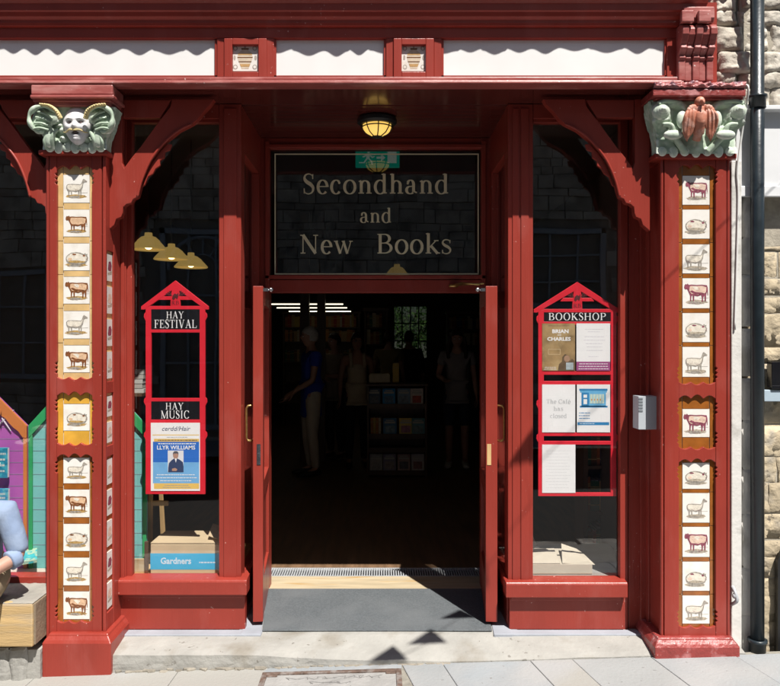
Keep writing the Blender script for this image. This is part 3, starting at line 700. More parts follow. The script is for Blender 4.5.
for a, b in ((-260, 217), (274, 386), (441.5, 667)):
    sp = MB(); sp.box(X(a, -.03), X(b, -.03), -.026, -.0105, Z(77, -.03), Z(37.5, -.03)); sp.build('sign_panel', WHITEP, fas)
    fr = MB(); 
    for (x0, x1, p0, p1) in ((a, a+2.2, 38, 76.5), (b-2.2, b, 38, 76.5), (a, b, 38, 39.2), (a, b, 75.3, 76.5)):
        fr.box(X(x0, -.04), X(x1, -.04), -.040, -.0264, Z(p1, -.04), Z(p0, -.04))
    fr.build('panel_bead', RED, fas)
for a, b in ((232.2, 258.3), (401.7, 425.8)):
    t = MB(); x0, x1, z0, z1 = X(a, -.03), X(b, -.03), Z(71.3, -.03), Z(44.7, -.03)
    t.box(x0, x1, -.036, -.0105, z0, z1, 0)
    ux = lambda q: x0+(x1-x0)*q
    uz = lambda q: z0+(z1-z0)*q
    F = lambda pl, y, mi: t.flat([(ux(p[0]), uz(p[1])) for p in pl], y, mi)
    F([(.36, .08), (.64, .08), (.66, .18), (.74, .34), (.80, .52), (.76, .68), (.62, .78), (.64, .86), (.36, .86), (.38, .78), (.24, .68), (.20, .52), (.26, .34), (.34, .18)], -.0366, 1)
    F([(.24, .60), (.76, .60), (.775, .66), (.225, .66)], -.0370, 2); F([(.22, .49), (.78, .49), (.795, .525), (.205, .525)], -.0370, 3)
    F([(.27, .33), (.73, .33), (.755, .365), (.245, .365)], -.0370, 3); F([(.34, .16), (.66, .16), (.70, .26), (.30, .26)], -.0370, 2)
    F([(.36, .80), (.64, .80), (.645, .85), (.355, .85)], -.0370, 3)
    for (cx_, cz_) in ((.13, .15), (.87, .15), (.13, .85), (.87, .85)):
        F(ell(cx_, cz_, .09, .09, 14), -.0366, 4); F(ell(cx_, cz_, .055, .055, 14), -.0369, 0)
    for (cx_, cz_) in ((.10, .50), (.90, .50), (.5, .95)):
        F(ell(cx_, cz_, .05, .10, 8, .2, random), -.0366, 4)
    t.build('urn_tile', [TILEW, mat('ink_urn_cream', (0.62, 0.52, 0.40), .2, .1, 50), mat('ink_urn_tan', (0.52, 0.32, 0.14), .2, .1, 50), mat('ink_urn_brown', (0.16, 0.07, 0.03), .2, .1, 50), mat('ink_scroll_grey', (0.40, 0.36, 0.32), .2, .1, 50)], fas)
# cornice stepping out over the fascia
prof = [(-.0105, 3.601), (-.0505, 3.601)]
prof = [(-.050, 3.445), (-.066, 3.449), (-.070, 3.462), (-.070, 3.478), (-.088, 3.490), (-.095, 3.512), (-.104, 3.516), (-.104, 3.552), (-.128, 3.575), (-.134, 3.600), (-.144, 3.604), (-.144, 3.645), (-.19, 3.73), (-.21, 3.765), (-.262, 3.80), (-.266, 3.86), (-.02, 3.92), (.3, 3.93), (.3, 3.61), (-.0095, 3.6015), (-.0095, 3.445)]
co = MB(); co.prism(prof, XL, X(716, -.2), 'yz'); cor = co.build('cornice', RED, SHOP, bevel=.003, fixn=True)
ld = MB()       # lead flashing dressed over the edge: its wavy hem throws the scalloped shadow
n = 420; rnd = random.Random(5); topp, bot = [], []
xa, xb = XL, X(716, -.2)
ph = 0.0; per = .155; base_ = 0.0; amp_ = .026
for i in range(n+1):
    x = xa+(xb-xa)*i/n
    ph += (xb-xa)/n/per
    if ph >= 1: ph -= 1; per = rnd.uniform(.115, .185); base_ = rnd.choice([0, 0, .004, -.006, .002]); amp_ = rnd.uniform(.016, .034)
    bot.append((x, 3.812-amp_*(.5-.5*math.cos(2*PI*ph))+base_*1.5+.005*noise.noise(Vector((x*5, 0, 0))))); topp.append((x, 3.875))
ld.prism(bot+topp[::-1], -.2765, -.2695); ld.build('lead_flashing', mat('lead_sheet', (.22, .23, .24), .5, .2, 9, .2, 30), cor, fixn=True)
# console bracket at the right-hand end
cb = MB()
yq = -.09
xs0, xs1 = X(679, yq), X(714, yq)
cw = (xs1-xs0)
shape = [(-.012, Z(80, yq)), (-.085, Z(80, yq)), (-.085, Z(60, yq)), (-.098, Z(57.5, yq)), (-.085, Z(55, yq)), (-.102, Z(51.5, yq)), (-.118, Z(49, yq)), (-.108, Z(46, yq)), (-.120, Z(43, yq)), (-.138, Z(37, yq)), (-.140, Z(31, yq)), (-.125, Z(27, yq)), (-.09, Z(25, yq)), (-.012, Z(25, yq))]
for k in range(5):
    a = xs0+cw*k/5; b = xs0+cw*(k+1)/5; ins = 0 if k in (0, 2, 4) else .010
    cb.prism([(p[0]+(ins if p[0] < -.05 else 0), p[1]) for p in shape], a+.0004, b-.0004, 'yz')
cb.prism([(-.012, Z(24.5, yq)), (-.11, Z(24.5, yq)), (-.125, Z(20, yq)), (-.125, Z(9, yq)), (-.012, Z(9, yq))], X(681, yq), X(712, yq), 'yz')
for a in (681.5, 698.5): cb.box(X(a, -.15), X(a+12.5, -.15), -.155, -.126, Z(22, -.15), Z(10, -.15))
cb.build('console_bracket', REDF, SHOP, bevel=.006, fixn=True, seg=3)
cbk = MB(); cbk.box(X(678, 0), X(716, 0), -.011, .3, SOF+.002, 3.60); cbk.build('end_block', RED, SHOP)

# ---------------------------------------------------------------- soffit and porch ceiling
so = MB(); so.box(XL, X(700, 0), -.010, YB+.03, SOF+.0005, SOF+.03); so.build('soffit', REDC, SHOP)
pc = MB()
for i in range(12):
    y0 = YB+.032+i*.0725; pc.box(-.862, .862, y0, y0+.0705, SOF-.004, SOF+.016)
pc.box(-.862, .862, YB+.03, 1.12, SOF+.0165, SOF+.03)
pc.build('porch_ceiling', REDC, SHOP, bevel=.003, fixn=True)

# ---------------------------------------------------------------- fretwork brackets under the fascia
BR = [(107, 99), (122, 99), (122, 163), (124, 168), (132, 157), (141, 146), (159, 121), (170, 107), (172, 99), (214, 99), (210, 105), (204, 111), (197, 120), (192, 124), (179, 130.5), (165, 142), (151, 160), (142, 180), (137.5, 197), (133, 199), (131, 203), (126.5, 204), (123, 207), (122.5, 213), (121, 217), (116, 219), (114, 225), (107, 231)]
def bracket(fx):
    y0, y1 = .064, .112
    mb = MB(); mb.prism([(X(fx(a), y0), Z(b, y0)) for a, b in BR], y0, y1)
    cusp = [(145, 176), (150, 164), (158, 152), (167, 143), (171, 143.5), (169, 149), (164, 151), (163.5, 157), (159, 160), (159, 165), (154.5, 168), (152, 173), (147, 176), (144, 184), (141.8, 186)]
    mb.prism([(X(fx(a), y0), Z(b, y0)) for a, b in cusp], y0+.016, y1-.014)
    r = [(X(fx(a), y0), Z(b, y0)) for a, b in ((122.5, 99.5), (171, 99.5), (160, 117.5), (122.5, 117.5))]
    mb.prism(r, y0+.004, y1-.004)
    o = mb.build('bracket', RED, SHOP, bevel=.003, fixn=True)
    bd = MB(); pts = [(X(fx(a), y0), y0-.004, Z(b, y0)) for a, b in ((192, 124), (179, 130.5), (165, 142), (151, 160), (142, 180), (137.5, 197))]
    bd.tube(cat3(pts, 6), .0075, 8); bd.build('bead', RED, o, smooth=True)
bracket(lambda a: a); bracket(lambda a: 757-a); bracket(lambda a: 168-a)

# ---------------------------------------------------------------- window bays
def win(name, g0, g1, gt, gb, frame, extra=None):
    """frame: list of (px0,px1,py0,py1,y0,y1) boards."""
    mb = MB()
    for (a, b, t, bo, y0, y1) in frame: mb.box(X(a, y0), X(b, y0), y0, y1, Z(bo, y0), Z(t, y0))
    o = mb.build(name, RED, SHOP, bevel=.004, fixn=True)
    g = MB(); g.box(X(g0-2, .285), X(g1+2, .285), .285, .290, Z(gb+2, .285), Z(gt-2, .285))
    g.build('glass', GLASS, o)
    return o
# left bay
w1 = win('window', 132, 219, 122, 578,
    [(113, 126, 100, 580, .240, .30), (120.5, 124, 118, 580, .228, .2395), (126.4, 132, 120, 579, .252, .30), (219, 241, 104, 580, .240, .30), (223.5, 236.5, 108, 580, .2335, .2397),
     (126.2, 219, 104, 118.5, .243, .30), (132, 219, 118.7, 122.5, .2545, .30)])
# right bay
w2 = win('window', 533, 620, 122, 580,
    [(508, 533, 104, 583, .240, .30), (512.5, 519, 108, 583, .2335, .2397), (521, 529, 108, 583, .2335, .2397), (620.2, 628, 104, 640, .252, .30), (628.4, 640, 104, 640, .262, .31), (640.4, 648, 104, 640, .244, .31), (648.2, 664, 104, 640, .20, .31),
     (533.2, 620, 104, 118.5, .243, .30), (533.2, 620, 118.7, 122.5, .2545, .30)])
# far-left window, running out of the frame
w0 = win('window', -190, 62, 122, 575,
    [(-190, 70, 104, 118.5, .243, .30), (-190, 70, 118.7, 122.5, .2545, .30), (-190, 70, 577, 590, .205, .30), (-190, 70, 590.4, 640, .240, .30), (-200, -190, 104, 640, .24, .30), (58, 70, 104, 640, .2415, .30)])
# moulded sills and panelled stall risers of the two bays
for nm, a, b, ra, rb, t in (('sill', 117.5, 246.5, 120, 245, 579.5), ('sill', 506, 628, 509.5, 624, 582)):
    s = MB(); y0 = .190
    s.prism([(y0, Z(t+16, y0)), (y0, Z(t+3, y0)), (y0+.006, Z(t+1, y0)), (.225, Z(t-1.5, .225)), (.300, Z(t-2.5, .225)), (.300, Z(t+16, y0))], X(a, y0), X(b, y0), 'yz')
    so_ = s.build('window_sill', RED, SHOP, bevel=.004, fixn=True)
    s = MB(); s.box(X(ra, .24), X(rb, .24), .242, .30, FL+.002, Z(t+16.2, y0)); s.box(X(ra+1.5, .21), X(rb-1.5, .21), .215, .2417, Z(t+19, .21), Z(t+16.2, .19)-.001)
    s.build('stall_riser', RED, SHOP, bevel=.004, fixn=True)
# returns of the bays into the porch
for sg in (-1, 1):
    e = X(241, .24) if sg < 0 else X(508, .24)
    m = MB()
    m.box(e, e+sg*.05, .3005, .955, 2.86, SOF-.002); m.box(e, e+sg*.05, .3005, .36, .36, 2.86); m.box(e, e+sg*.05, .88, .955, .36, 2.86)
    m.box(e+sg*.004, e+sg*.05, .3005, .955, FL+.002, .36)
    m.box(e-sg*.022, e+sg*.05, .245, .952, .300, .355)
    q = m.build('porch_return', RED, SHOP, bevel=.004, fixn=True)
    g = MB(); g.box(e+sg*.022, e+sg*.027, .36, .88, .36, 2.86); g.build('glass', GLASS, q)

# ---------------------------------------------------------------- door frame, transom light and lettering
YD = 1.0
fr = MB()
zl0, zl1 = Z(293, YD), Z(280, YD)                     # lintel
jl, jr = X(270.5, YD), X(480.5, YD)
fr.box(-.86, jl, .96, 1.05, FL+.001, SOF-.005); fr.box(jr, .86, .96, 1.05, FL+.001, SOF-.005)
fr.box(jl, jr, .962, 1.048, zl0, zl1); fr.box(jl, jr, .962, 1.048, Z(150, YD), SOF-.006)
fr.box(jl-.03, jl+.0, .945, .9595, FL+.2, SOF-.03); fr.box(jr, jr+.03, .945, .9595, FL+.2, SOF-.03)
fr.box(jl-.03, jr+.03, .945, .9615, zl1+.004, zl1+.03); fr.box(jl-.03, jr+.03, .944, .9612, Z(149.5, YD), Z(146, YD))
dfr = fr.build('door_frame', RED, SHOP, bevel=.004, fixn=True)
tw = MB(); tw.box(jl-.002, jr+.002, 1.0, 1.006, zl1-.002, Z(149, YD)); tg = tw.build('transom_glass', GLASSD, dfr)
lt = MB(); yl = .9985
x0, x1, z0, z1 = X(274.5, yl), X(480.5, yl), Z(274.5, yl), Z(153.5, yl); h = .0085
x0 = max(x0, jl+.012); x1 = min(x1, jr-.012)
for (a, b, c, d) in ((x0, x1, z1-h, z1), (x0, x1, z0, z0+h), (x0, x0+h, z0+h, z1-h), (x1-h, x1, z0+h, z1-h)): lt.flat([(a, c), (b, c), (b, d), (a, d)], yl, 0)
def row(t, pxc, pyb, pyt, width, sp=.05):
    zb_, zt_ = Z(pyb, yl), Z(pyt, yl); size = (zt_-zb_)/.67
    wd = (X(pxc+width/2, yl)-X(pxc-width/2, yl)); sx_ = wd/(text_w(t, sp)*size)
    serif(lt, t, X(pxc, yl), zb_, size, yl, 0, sp, sx_)
row('Secondhand', 376.5, 193.5, 174, 148); row('and', 376.3, 222.5, 208, 33); row('New', 327, 253.5, 234.5, 55); row('Books', 414.5, 253.5, 233.5, 77)
lt.build('gold_lettering', CREAM, tg)

# ---------------------------------------------------------------- door leaves, folded out into the porch
def leaf(sg):
    near_out = X(253, .29) if sg < 0 else X(497.3, .29)
    near_in = X(263, .29) if sg < 0 else X(485.7, .29)
    far_in = X(270.0, 1.0) if sg < 0 else X(480.2, 1.0)
    th = abs(near_in-near_out); Lf = .70
    ang = math.atan2(far_in-near_in, 1.0-.29)
    z0, z1 = Z(622, .29), Z(286, .29)
    mb = MB()      # local: x across thickness (0 = inner face, -th outwards for left), y along leaf
    xa, xb = (-th, 0) if sg < 0 else (0, th)
    mb.box(xa, xb, 0, .10, z0, z1); mb.box(xa, xb, Lf-.10, Lf, z0, z1)
    mb.box(xa+.001, xb-.001, .10, Lf-.10, z1-.11, z1); mb.box(xa+.001, xb-.001, .10, Lf-.10, z0, z0+.24)
    mb.box(xa+.001, xb-.001, .10, Lf-.10, .80, .90)
    mb.box(xa+.018, xb-.018, .10, Lf-.10, z0+.24, .80)
    o = mb.build('door', RED, None, bevel=.003, local=True, fixn=True)
    o.parent = SHOP; o.location = Vector((near_in, .29, 0))-wloc(SHOP); o.rotation_euler = (0, 0, -ang)
    g = MB(); g.box((xa+xb)/2-.003, (xa+xb)/2+.003, .10, Lf-.10, .90, z1-.11); g.build('glass', GLASS, o, local=True)
    h = MB(); xo = -th if sg < 0 else th
    zc0, zc1 = Z(441, .32), Z(406, .32)
    h.tube([(xo, .05, zc1), (xo+sg*.032, .05, zc1), (xo+sg*.042, .05, zc1-.015), (xo+sg*.042, .05, zc0+.015), (xo+sg*.032, .05, zc0), (xo, .05, zc0)], .0075, 10)
    h.build('handle', BRASS, o, local=True, smooth=True)
    p = MB(); za, zb2 = Z(465, .29), Z(444, .29)
    if sg < 0: p.box(-.036, -.014, -.0025, .001, za, zb2); p.box(-.030, -.020, -.006, -.0026, za+.05, za+.07)
    else: p.box(.008, .032, -.0025, .001, za, zb2)
    p.build('lock_plate', CHROME if sg < 0 else PINE, o, local=True)
    c = MB(); c.box(-.012 if sg < 0 else -.03, .03 if sg < 0 else .012, .01, .05, z1-.03, z1-.012); c.ball((.045 if sg < 0 else -.045, .03, z1-.02), .014, 10, 8); c.tube([(0, .03, z1-.021), (.045 if sg < 0 else -.045, .03, z1-.021)], .005, 8)
    c.build('door_catch', CHROME, o, local=True, smooth=False)
    return o
leaf(-1); leaf(1)
st = MB(); st.tube([(X(484, .6), .6, Z(283.5, .6)), (X(452, .95), .95, Z(285.5, .95))], .005, 8); st.box(X(449, .94), X(458, .94), .925, .955, Z(287, .94), Z(284.5, .94)); st.tube([(X(452, .92), .93, Z(285, .93)), (X(462, .7), .7, Z(283, .7)), (X(480, .6), .6, Z(284.6, .6))], .006, 8)
st.build('door_closer_arm', BRASS, dfr, smooth=True)

# ---------------------------------------------------------------- porch floor: slab, mat, oak sill, grating
th_ = MB(); th_.box(-.86, .86, .932, 1.212, FL-.03, FL+.004); th_.build('oak_threshold', OAK, SHOP, bevel=.004, fixn=True)
gr = MB(); gr.box(-.80, .80, 1.214, 1.405, FL-.03, FL-.012, 1)
for (a, b, c, d) in ((-.80, .80, 1.214, 1.226), (-.80, .80, 1.394, 1.406)): gr.box(a, b, c, d, FL-.012, FL+.004, 0)
for i in range(92): x = -.795+i*.01745; gr.box(x, x+.008, 1.2262, 1.3938, FL-.012, FL+.003, 0)
gr.build('floor_grating', [STEEL, BLACK], SHOP)
dm = MB(); dm.prism([(X(262.5, .22), .215), (X(492, .22), .215), (X(483, .93), .930), (X(268, .93), .930)], FL+.0015, FL+.011, 'xy')
dm = dm.build('door_mat', MATG, bevel=.003, fixn=True); tag(dm, 'dark grey door mat lying in the porch between the open doors', 'door mat')
# white keypad box on the right-hand jamb
kp = MB(); xk0, xk1 = X(637, .17), X(655.5, .2)
kp.box(X(637, .13), X(655, .13), .105, .199, Z(429, .13), Z(396, .13), 0)
for i in range(5): kp.box(X(639, .1), X(643, .1), .1030, .1049, Z(400+i*3.0, .1), Z(398+i*3.0, .1), 1)
kp.build('alarm_box', [mat('grey_white_plastic', (.46, .50, .54), .45, .04, 8), mat('dark_grey_plastic', (.16, .18, .2), .5, .04, 8)], w2, bevel=.004, fixn=True)

# ---------------------------------------------------------------- shell of the shop behind the front
def room(name, boxes, m, lab=None):
    mb = MB()
    for b in boxes: mb.box(*b)
    o = mb.build(name, m, SHOP)
    if lab: o['label'] = lab
    return o
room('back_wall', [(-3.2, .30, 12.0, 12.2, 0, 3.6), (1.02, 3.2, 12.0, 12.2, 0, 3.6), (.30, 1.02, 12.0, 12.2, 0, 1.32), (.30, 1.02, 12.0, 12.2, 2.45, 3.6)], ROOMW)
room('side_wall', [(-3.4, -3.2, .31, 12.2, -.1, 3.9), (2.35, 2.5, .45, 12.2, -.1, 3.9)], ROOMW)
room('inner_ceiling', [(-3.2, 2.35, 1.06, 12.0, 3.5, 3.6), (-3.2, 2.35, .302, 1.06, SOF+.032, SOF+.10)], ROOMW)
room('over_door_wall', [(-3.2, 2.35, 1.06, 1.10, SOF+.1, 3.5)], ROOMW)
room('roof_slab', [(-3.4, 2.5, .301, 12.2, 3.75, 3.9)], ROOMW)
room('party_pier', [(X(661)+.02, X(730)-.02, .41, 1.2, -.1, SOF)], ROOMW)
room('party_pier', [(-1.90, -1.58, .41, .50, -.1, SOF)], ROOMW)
wd = MB(); 
for i in range(5): x = .30+.72*i/4; wd.box(x-.012, x+.012, 12.05, 12.1, 1.32, 2.45)
for i in range(4): z = 1.32+1.13*i/3; wd.box(.30, 1.02, 12.04, 12.09, z-.012, z+.012)
rw = wd.build('rear_window', BLACK, SHOP)
g = MB(); g.box(.30, 1.02, 12.11, 12.115, 1.32, 2.45); g.build('glass', glass_mat('dimming_rear_glass', (.26, .28, .26)), rw)  # pane added with a dark tint to dim the bright garden view
shelf = MB(); shelf.box(-3.2, X(241, .24)-.052, .31, 1.05, .30, .345); shelf.build('display_shelf', PINE, SHOP, bevel=.004, fixn=True)
shelf = MB(); shelf.box(X(508, .24)+.052, 2.3, .31, 1.05, .30, .345); shelf.build('display_shelf', mat('grey_boards', (.30, .29, .27), .7, .15, 5), SHOP, bevel=.004, fixn=True)
# ================================================================ GROUND AND NEIGHBOURS
def gz(x): return 0.018+(max(-4, min(4, x))-1.5)*0.029
g = MB(); g.grid(lambda u, v: ((u-.5)*500, (v-.5)*500, -.30), 20, 20); tag(g.build('ground', ASPH), kind='structure')
rd = MB(); rd.grid(lambda u, v: (-15+30*u, -7.0+5.2*v, gz(-15+30*u)-.10), 12, 2); tag(rd.build('road', ASPH), kind='structure')
kb = MB()
for i in range(16): x = -7.5+i*.92; kb.box(x, x+.912, -1.80, -1.62, -.35, gz(x)+.0)
tag(kb.build('kerb', SANDG, bevel=.01, fixn=True), kind='structure')
pv = MB(); rnd = random.Random(11)
def slab(pts, top_off=0.0):
    # pts: 4 corners in plan; 4 mm open joint around
    c = (sum(p[0] for p in pts)/4, sum(p[1] for p in pts)/4)
    q = [(p[0]+(c[0]-p[0])*.0, p[1]) for p in pts]
    ins = []
    for p in pts:
        d = Vector((c[0]-p[0], c[1]-p[1])); dx = .0013*(1 if d.x > 0 else -1); dy = .0013*(1 if d.y > 0 else -1)
        ins.append((p[0]+dx, p[1]+dy))
    t = [gz(p[0])+top_off+rnd.uniform(-.0015, .0015) for p in ins]
    vs = [(p[0], p[1], -.25) for p in ins]+[(p[0], p[1], tt) for p, tt in zip(ins, t)]
    pv.add(vs, [(0, 3, 2, 1), (4, 5, 6, 7), (0, 1, 5, 4), (1, 2, 6, 5), (2, 3, 7, 6), (3, 0, 4, 7)])
# first row against the shop, then two rows towards the kerb
xs = [-4.2, -3.5, -2.75, -1.9, -1.13, -.64]
def yback(x): return -.022
for a, b in zip(xs[:-1], xs[1:]): slab([(a, -.62), (b, -.62), (b+.03, yback(b)), (a+.03, yback(a))])
xs2 = [.14, .36, .84, 1.07, 1.50, 1.95, 2.5, 3.2, 4.2]
for a, b in zip(xs2[:-1], xs2[1:]): slab([(a+.10, -.62), (b+.10, -.62), (b-.02, yback(b)), (a-.02, yback(a))])
slab([(-.64, -.075), (.12, -.065), (.12, -.022), (-.61, -.022)]); slab([(-.64, -.62), (.235, -.62), (.16, -.56), (-.64, -.56)])
for y0, y1 in ((-1.1, -.622), (-1.618, -1.102)):
    x = -5.0
    while x < 5: ww = rnd.uniform(.5, .9); slab([(x, y0), (x+ww, y0), (x+ww, y1), (x, y1)]); x += ww
tag(pv.build('pavement', PAVE, bevel=.004, fixn=True), kind='structure')
jb = MB(); jb.grid(lambda u, v: (-5+10*u, -1.6+1.62*v, gz(-5+10*u)-.009), 20, 1); tag(jb.build('paving_joints', mat('sandy_joint', (.25, .235, .20), .95, .2, 30, .4, 80)), kind='structure')
# iron-framed access cover
mc = thing('access_cover', (-.27, -.3, gz(-.27)), 'rusty framed access cover with a pale concrete infill, set in the pavement', 'access cover')
cv = MB(); x0, x1, y0, y1 = -.633, .115, -.557, -.080
cv.box(x0+.03, x1-.03, y0+.03, y1-.03, -.2, gz(-.27)-.004)
cv.v = [(v[0], v[1], v[2]+gz(v[0])-gz(-.27)) for v in cv.v]
cv.build('infill', mat('cover_concrete', (.315, .31, .30), .85, .14, 7, .5, 50), mc)
def tilt(mb):
    mb.v = [(v[0], v[1], v[2]+gz(v[0])-gz(-.27)) for v in mb.v]
cf = MB(); zt_ = gz(-.27)+.004
for (a, b, c, d) in ((x0, x1, y1-.026, y1), (x0, x1, y0, y0+.026), (x0, x0+.030, y0+.0265, y1-.0265), (x1-.030, x1, y0+.0265, y1-.0265)): cf.box(a, b, c, d, -.2, zt_)
for a in (x0, x1-.085): cf.box(a+.0305 if a == x0 else a, a+.085 if a == x0 else a+.0545, y1-.050, y1-.0263, -.2, zt_-.0006)
tilt(cf)
cf.build('frame', mat('rusty_iron', (.12, .078, .06), .7, .3, 30, .4, 80, second=(.24, .215, .20), sscale=14, sthr=(.46, .6)), mc, bevel=.004, fixn=True)
sc = MB(); rnd2 = random.Random(3)
for r_ in range(3):
    pts = []
    for k in range(11 if r_ == 0 else 5):
        x = -.50+k*.048+(.13 if r_ else 0); y = y1-.075-r_*.055
        pts += [(x+rnd2.uniform(0, .034), y+rnd2.uniform(-.016, .016), gz(-.27)-.0032) for _ in range(4)]
    sc.tube(pts, .0022, 5)
tilt(sc)
sc.build('scratched_writing', mat('scratch_grey', (.20, .195, .19), .9, .2, 40), mc)

# raised stone step below the shop
stp = MB()
def step_top(u, v):
    x = -1.53+u*(1.53+2.0); y = -.018+v*(.98)
    k_ = min(1, max(0, (x+.7)/1.1)); zf_ = .028*(1-k_)+(gz(x)+.007)*k_
    z = zf_+(.060-zf_)*min(1, max(0, (y+.018)/.22))
    n_ = noise.noise(Vector((x*2.2, y*6, 0)))
    return (x, y+(.012*noise.noise(Vector((x*5, 0, 3))) if v == 0 else 0), z+.003*n_-(.004 if v == 0 else 0))
stp.grid(step_top, 120, 24)
def step_front(u, v):
    x = -1.53+u*3.53; y = -.018+.012*noise.noise(Vector((x*5, 0, 3)))
    k_ = min(1, max(0, (x+.7)/1.1)); z1 = .028*(1-k_)+(gz(x)+.007)*k_-.004+.003*noise.noise(Vector((x*2.2, -.018*6, 0)))
    return (x, y-.010*math.sin(PI*v)*abs(noise.noise(Vector((x*7, v*2, 5))))-.004*(1-v), -.13+(z1+.13)*v)
stp.grid(step_front, 120, 10)
stp.grid(lambda u, v: (-1.53, -.018+.98*u, -.2+(.026+.2)*v), 4, 2)
tag(stp.build('stone_step', SLAB, smooth=False), kind='structure')
wr = MB()      # thin wedge of broken stone along the foot of the step
for i in range(46):
    x = -1.45+i*.044+rnd.uniform(0, .03)
    if x > .35: break
    w_ = rnd.uniform(.03, .07); h_ = gz(x)+rnd.uniform(.004, .018)*(1-(x+1.45)/2.0)
    wr.prism([(x, -.016), (x+w_, -.016), (x+w_*rnd.uniform(.7, 1.1), -.024-rnd.uniform(0, .03)), (x+w_*rnd.uniform(-.1, .3), -.024-rnd.uniform(0, .024))], -.2, h_, 'xy')
tag(wr.build('broken_kerb_edge', mat('crumbling_stone', (.25, .225, .185), .95, .3, 18, .8, 40), bevel=.006, fixn=True), kind='structure')
cm = MB()
cm.box(X(118, .2), X(262, .2), .165, .2415, .02, FL+.0035); cm.box(X(495, .2), X(655, .2), .172, .2415, .02, FL+.0035)
cm.prism([(X(241, .2), .168), (X(262, .2), .168), (X(268, .9), .93), (-.86, .93), (-.82, .242), (X(241, .2), .242)], .02, FL+.006, 'xy')
cm.prism([(X(512, .2), .168), (X(493, .2), .168), (X(484, .9), .93), (.86, .93), (.80, .242), (X(512, .2), .242)], .02, FL+.006, 'xy')
tag(cm.build('cement_fillet', CEMENT, bevel=.005, fixn=True), kind='structure')
fl_ = MB(); fl_.box(-3.2, 2.4, 1.407, 12.0, -.1, FL); tag(fl_.build('shop_floor', FLOORW), kind='structure')
fl_ = MB(); fl_.box(-3.2, -.862, .30, 1.4065, -.1, FL-.002); fl_.box(.862, 2.35, .30, 1.4065, -.1, FL-.002); fl_.box(-.862, -.802, 1.213, 1.4065, -.1, FL-.001); fl_.box(.802, .862, 1.213, 1.4065, -.1, FL-.001); tag(fl_.build('bay_floor', FLOORW), kind='structure')

# ---------------------------------------------------------------- neighbouring stone house on the right
HOUSE = thing('stone_house', (3.2, .5, 0), 'rough cream sandstone house wall next to the right-hand pilaster', 'house')
def rock(mb, x0, x1, z0, z1, y, dep, rough, seed, mi=0):
    nu, nv = max(3, int((x1-x0)/.011)), max(3, int((z1-z0)/.011))
    def f(u, v):
        e = min(1, min(u, 1-u)*(x1-x0)/.022, min(v, 1-v)*(z1-z0)/.022)
        x = x0+(x1-x0)*u; z = z0+(z1-z0)*v
        n1 = noise.noise(Vector((x*5+seed, z*6, seed*1.7)))+.6*noise.noise(Vector((x*15, z*17+seed, 2)))+.45*noise.noise(Vector((x*40, z*44, seed)))
        return (x+.022*noise.noise(Vector((z*7, seed, 1)))*(u-.5)*2, y-dep*(e**.35)-rough*n1*(.4+.6*e), z+.016*noise.noise(Vector((x*7, seed, 7)))*(v-.5)*2)
    mb.grid(f, nu, nv, mi)
    mb.box(x0+.004, x1-.004, y-.001, y+.12, z0+.004, z1-.004, mi)
xw = X(752, .12)
wl = MB(); rnd = random.Random(21)
z = -.1
while z < 2.28:                    # squared courses below the board
    h = rnd.uniform(.09, .20); x = xw-.02-rnd.uniform(0, .12)
    h = min(h, 2.285-z) if 2.285-z > .09 else 2.285-z
    while x < 4.6:
        ww = rnd.uniform(.22, .55); (rock(wl, max(x, xw-.05)+.003, x+ww-.003, z+.003, z+h-.003, .147+rnd.uniform(-.004, .004), .005, .010, rnd.uniform(0, 50)) if x+ww > xw else None); x += ww
    z += h
wl.build('wall', SAND, HOUSE, smooth=True)
wl = MB(); z = 2.74
while z < 4.3:                     # rubble above the board
    h = rnd.uniform(.07, .20); x = 1.80-rnd.uniform(0, .3)
    while x < 4.6:
        ww = rnd.uniform(.10, .38); a = max(x, X(717, .1))
        if x+ww-a > .05: rock(wl, a+.004, x+ww-.004, z+.003+rnd.uniform(-.02, .01), z+h-.003+rnd.uniform(-.01, .02), .155+rnd.uniform(-.02, .012), .024, .026, rnd.uniform(0, 50))
        x += ww
    z += h
wl.build('rubble_wall', mat('pale_rubble', (.54, .50, .43), .9, .18, 6, .9, 30, second=(.38, .34, .28), sscale=5, sthr=(.52, .66), island=.12), HOUSE, smooth=True)
mr = MB(); mr.box(X(742, .12), 4.6, .150, .30, -.2, 4.3); mr.box(X(716.5, .17), X(742, .12)-.001, .170, .30, SOF-.01, 4.3); mr.build('mortar', MORTAR, HOUSE)
st_ = MB()        # white limewashed reveal and the grey quoin strip behind the pipe
st_.box(X(731, .06), X(741.5, .06), .055, .30, -.05, 2.75, 0)
st_.build('limewashed_reveal', PLASTER, HOUSE, bevel=.006, fixn=True)
qs = MB(); z = -.1
while z < 2.72:
    h = rnd.uniform(.16, .4); rock(qs, X(741.7, .10), X(753, .10), z+.002, min(z+h, 2.74)-.002, .090, .008, .003, rnd.uniform(0, 40)); z += h
qs.build('quoin', mat('pale_grey_quoin', (.62, .60, .57), .9, .16, 7, .6, 24, second=(.42, .40, .37), sscale=5, sthr=(.5, .64)), HOUSE, smooth=True)
bd = MB()
bd.box(X(735, .09), 4.6, .080, .145, Z(193, .08), Z(112, .08)); bd.box(X(735, .07), 4.6, .060, .0795, Z(197, .07), Z(186, .07)); bd.box(X(735, .07), 4.6, .030, .145, Z(112, .07)+.001, Z(107, .07))
bd.build('sign_board', WBOARD, HOUSE, bevel=.005, fixn=True)
wb = MB(); wb.box(X(761, .1), 4.6, .075, .1395, Z(401.5, .08), Z(390, .08)); wb.build('blue_ledge', mat('pale_blue_paint', (.42, .52, .60), .5, .05, 9), HOUSE, bevel=.003, fixn=True)
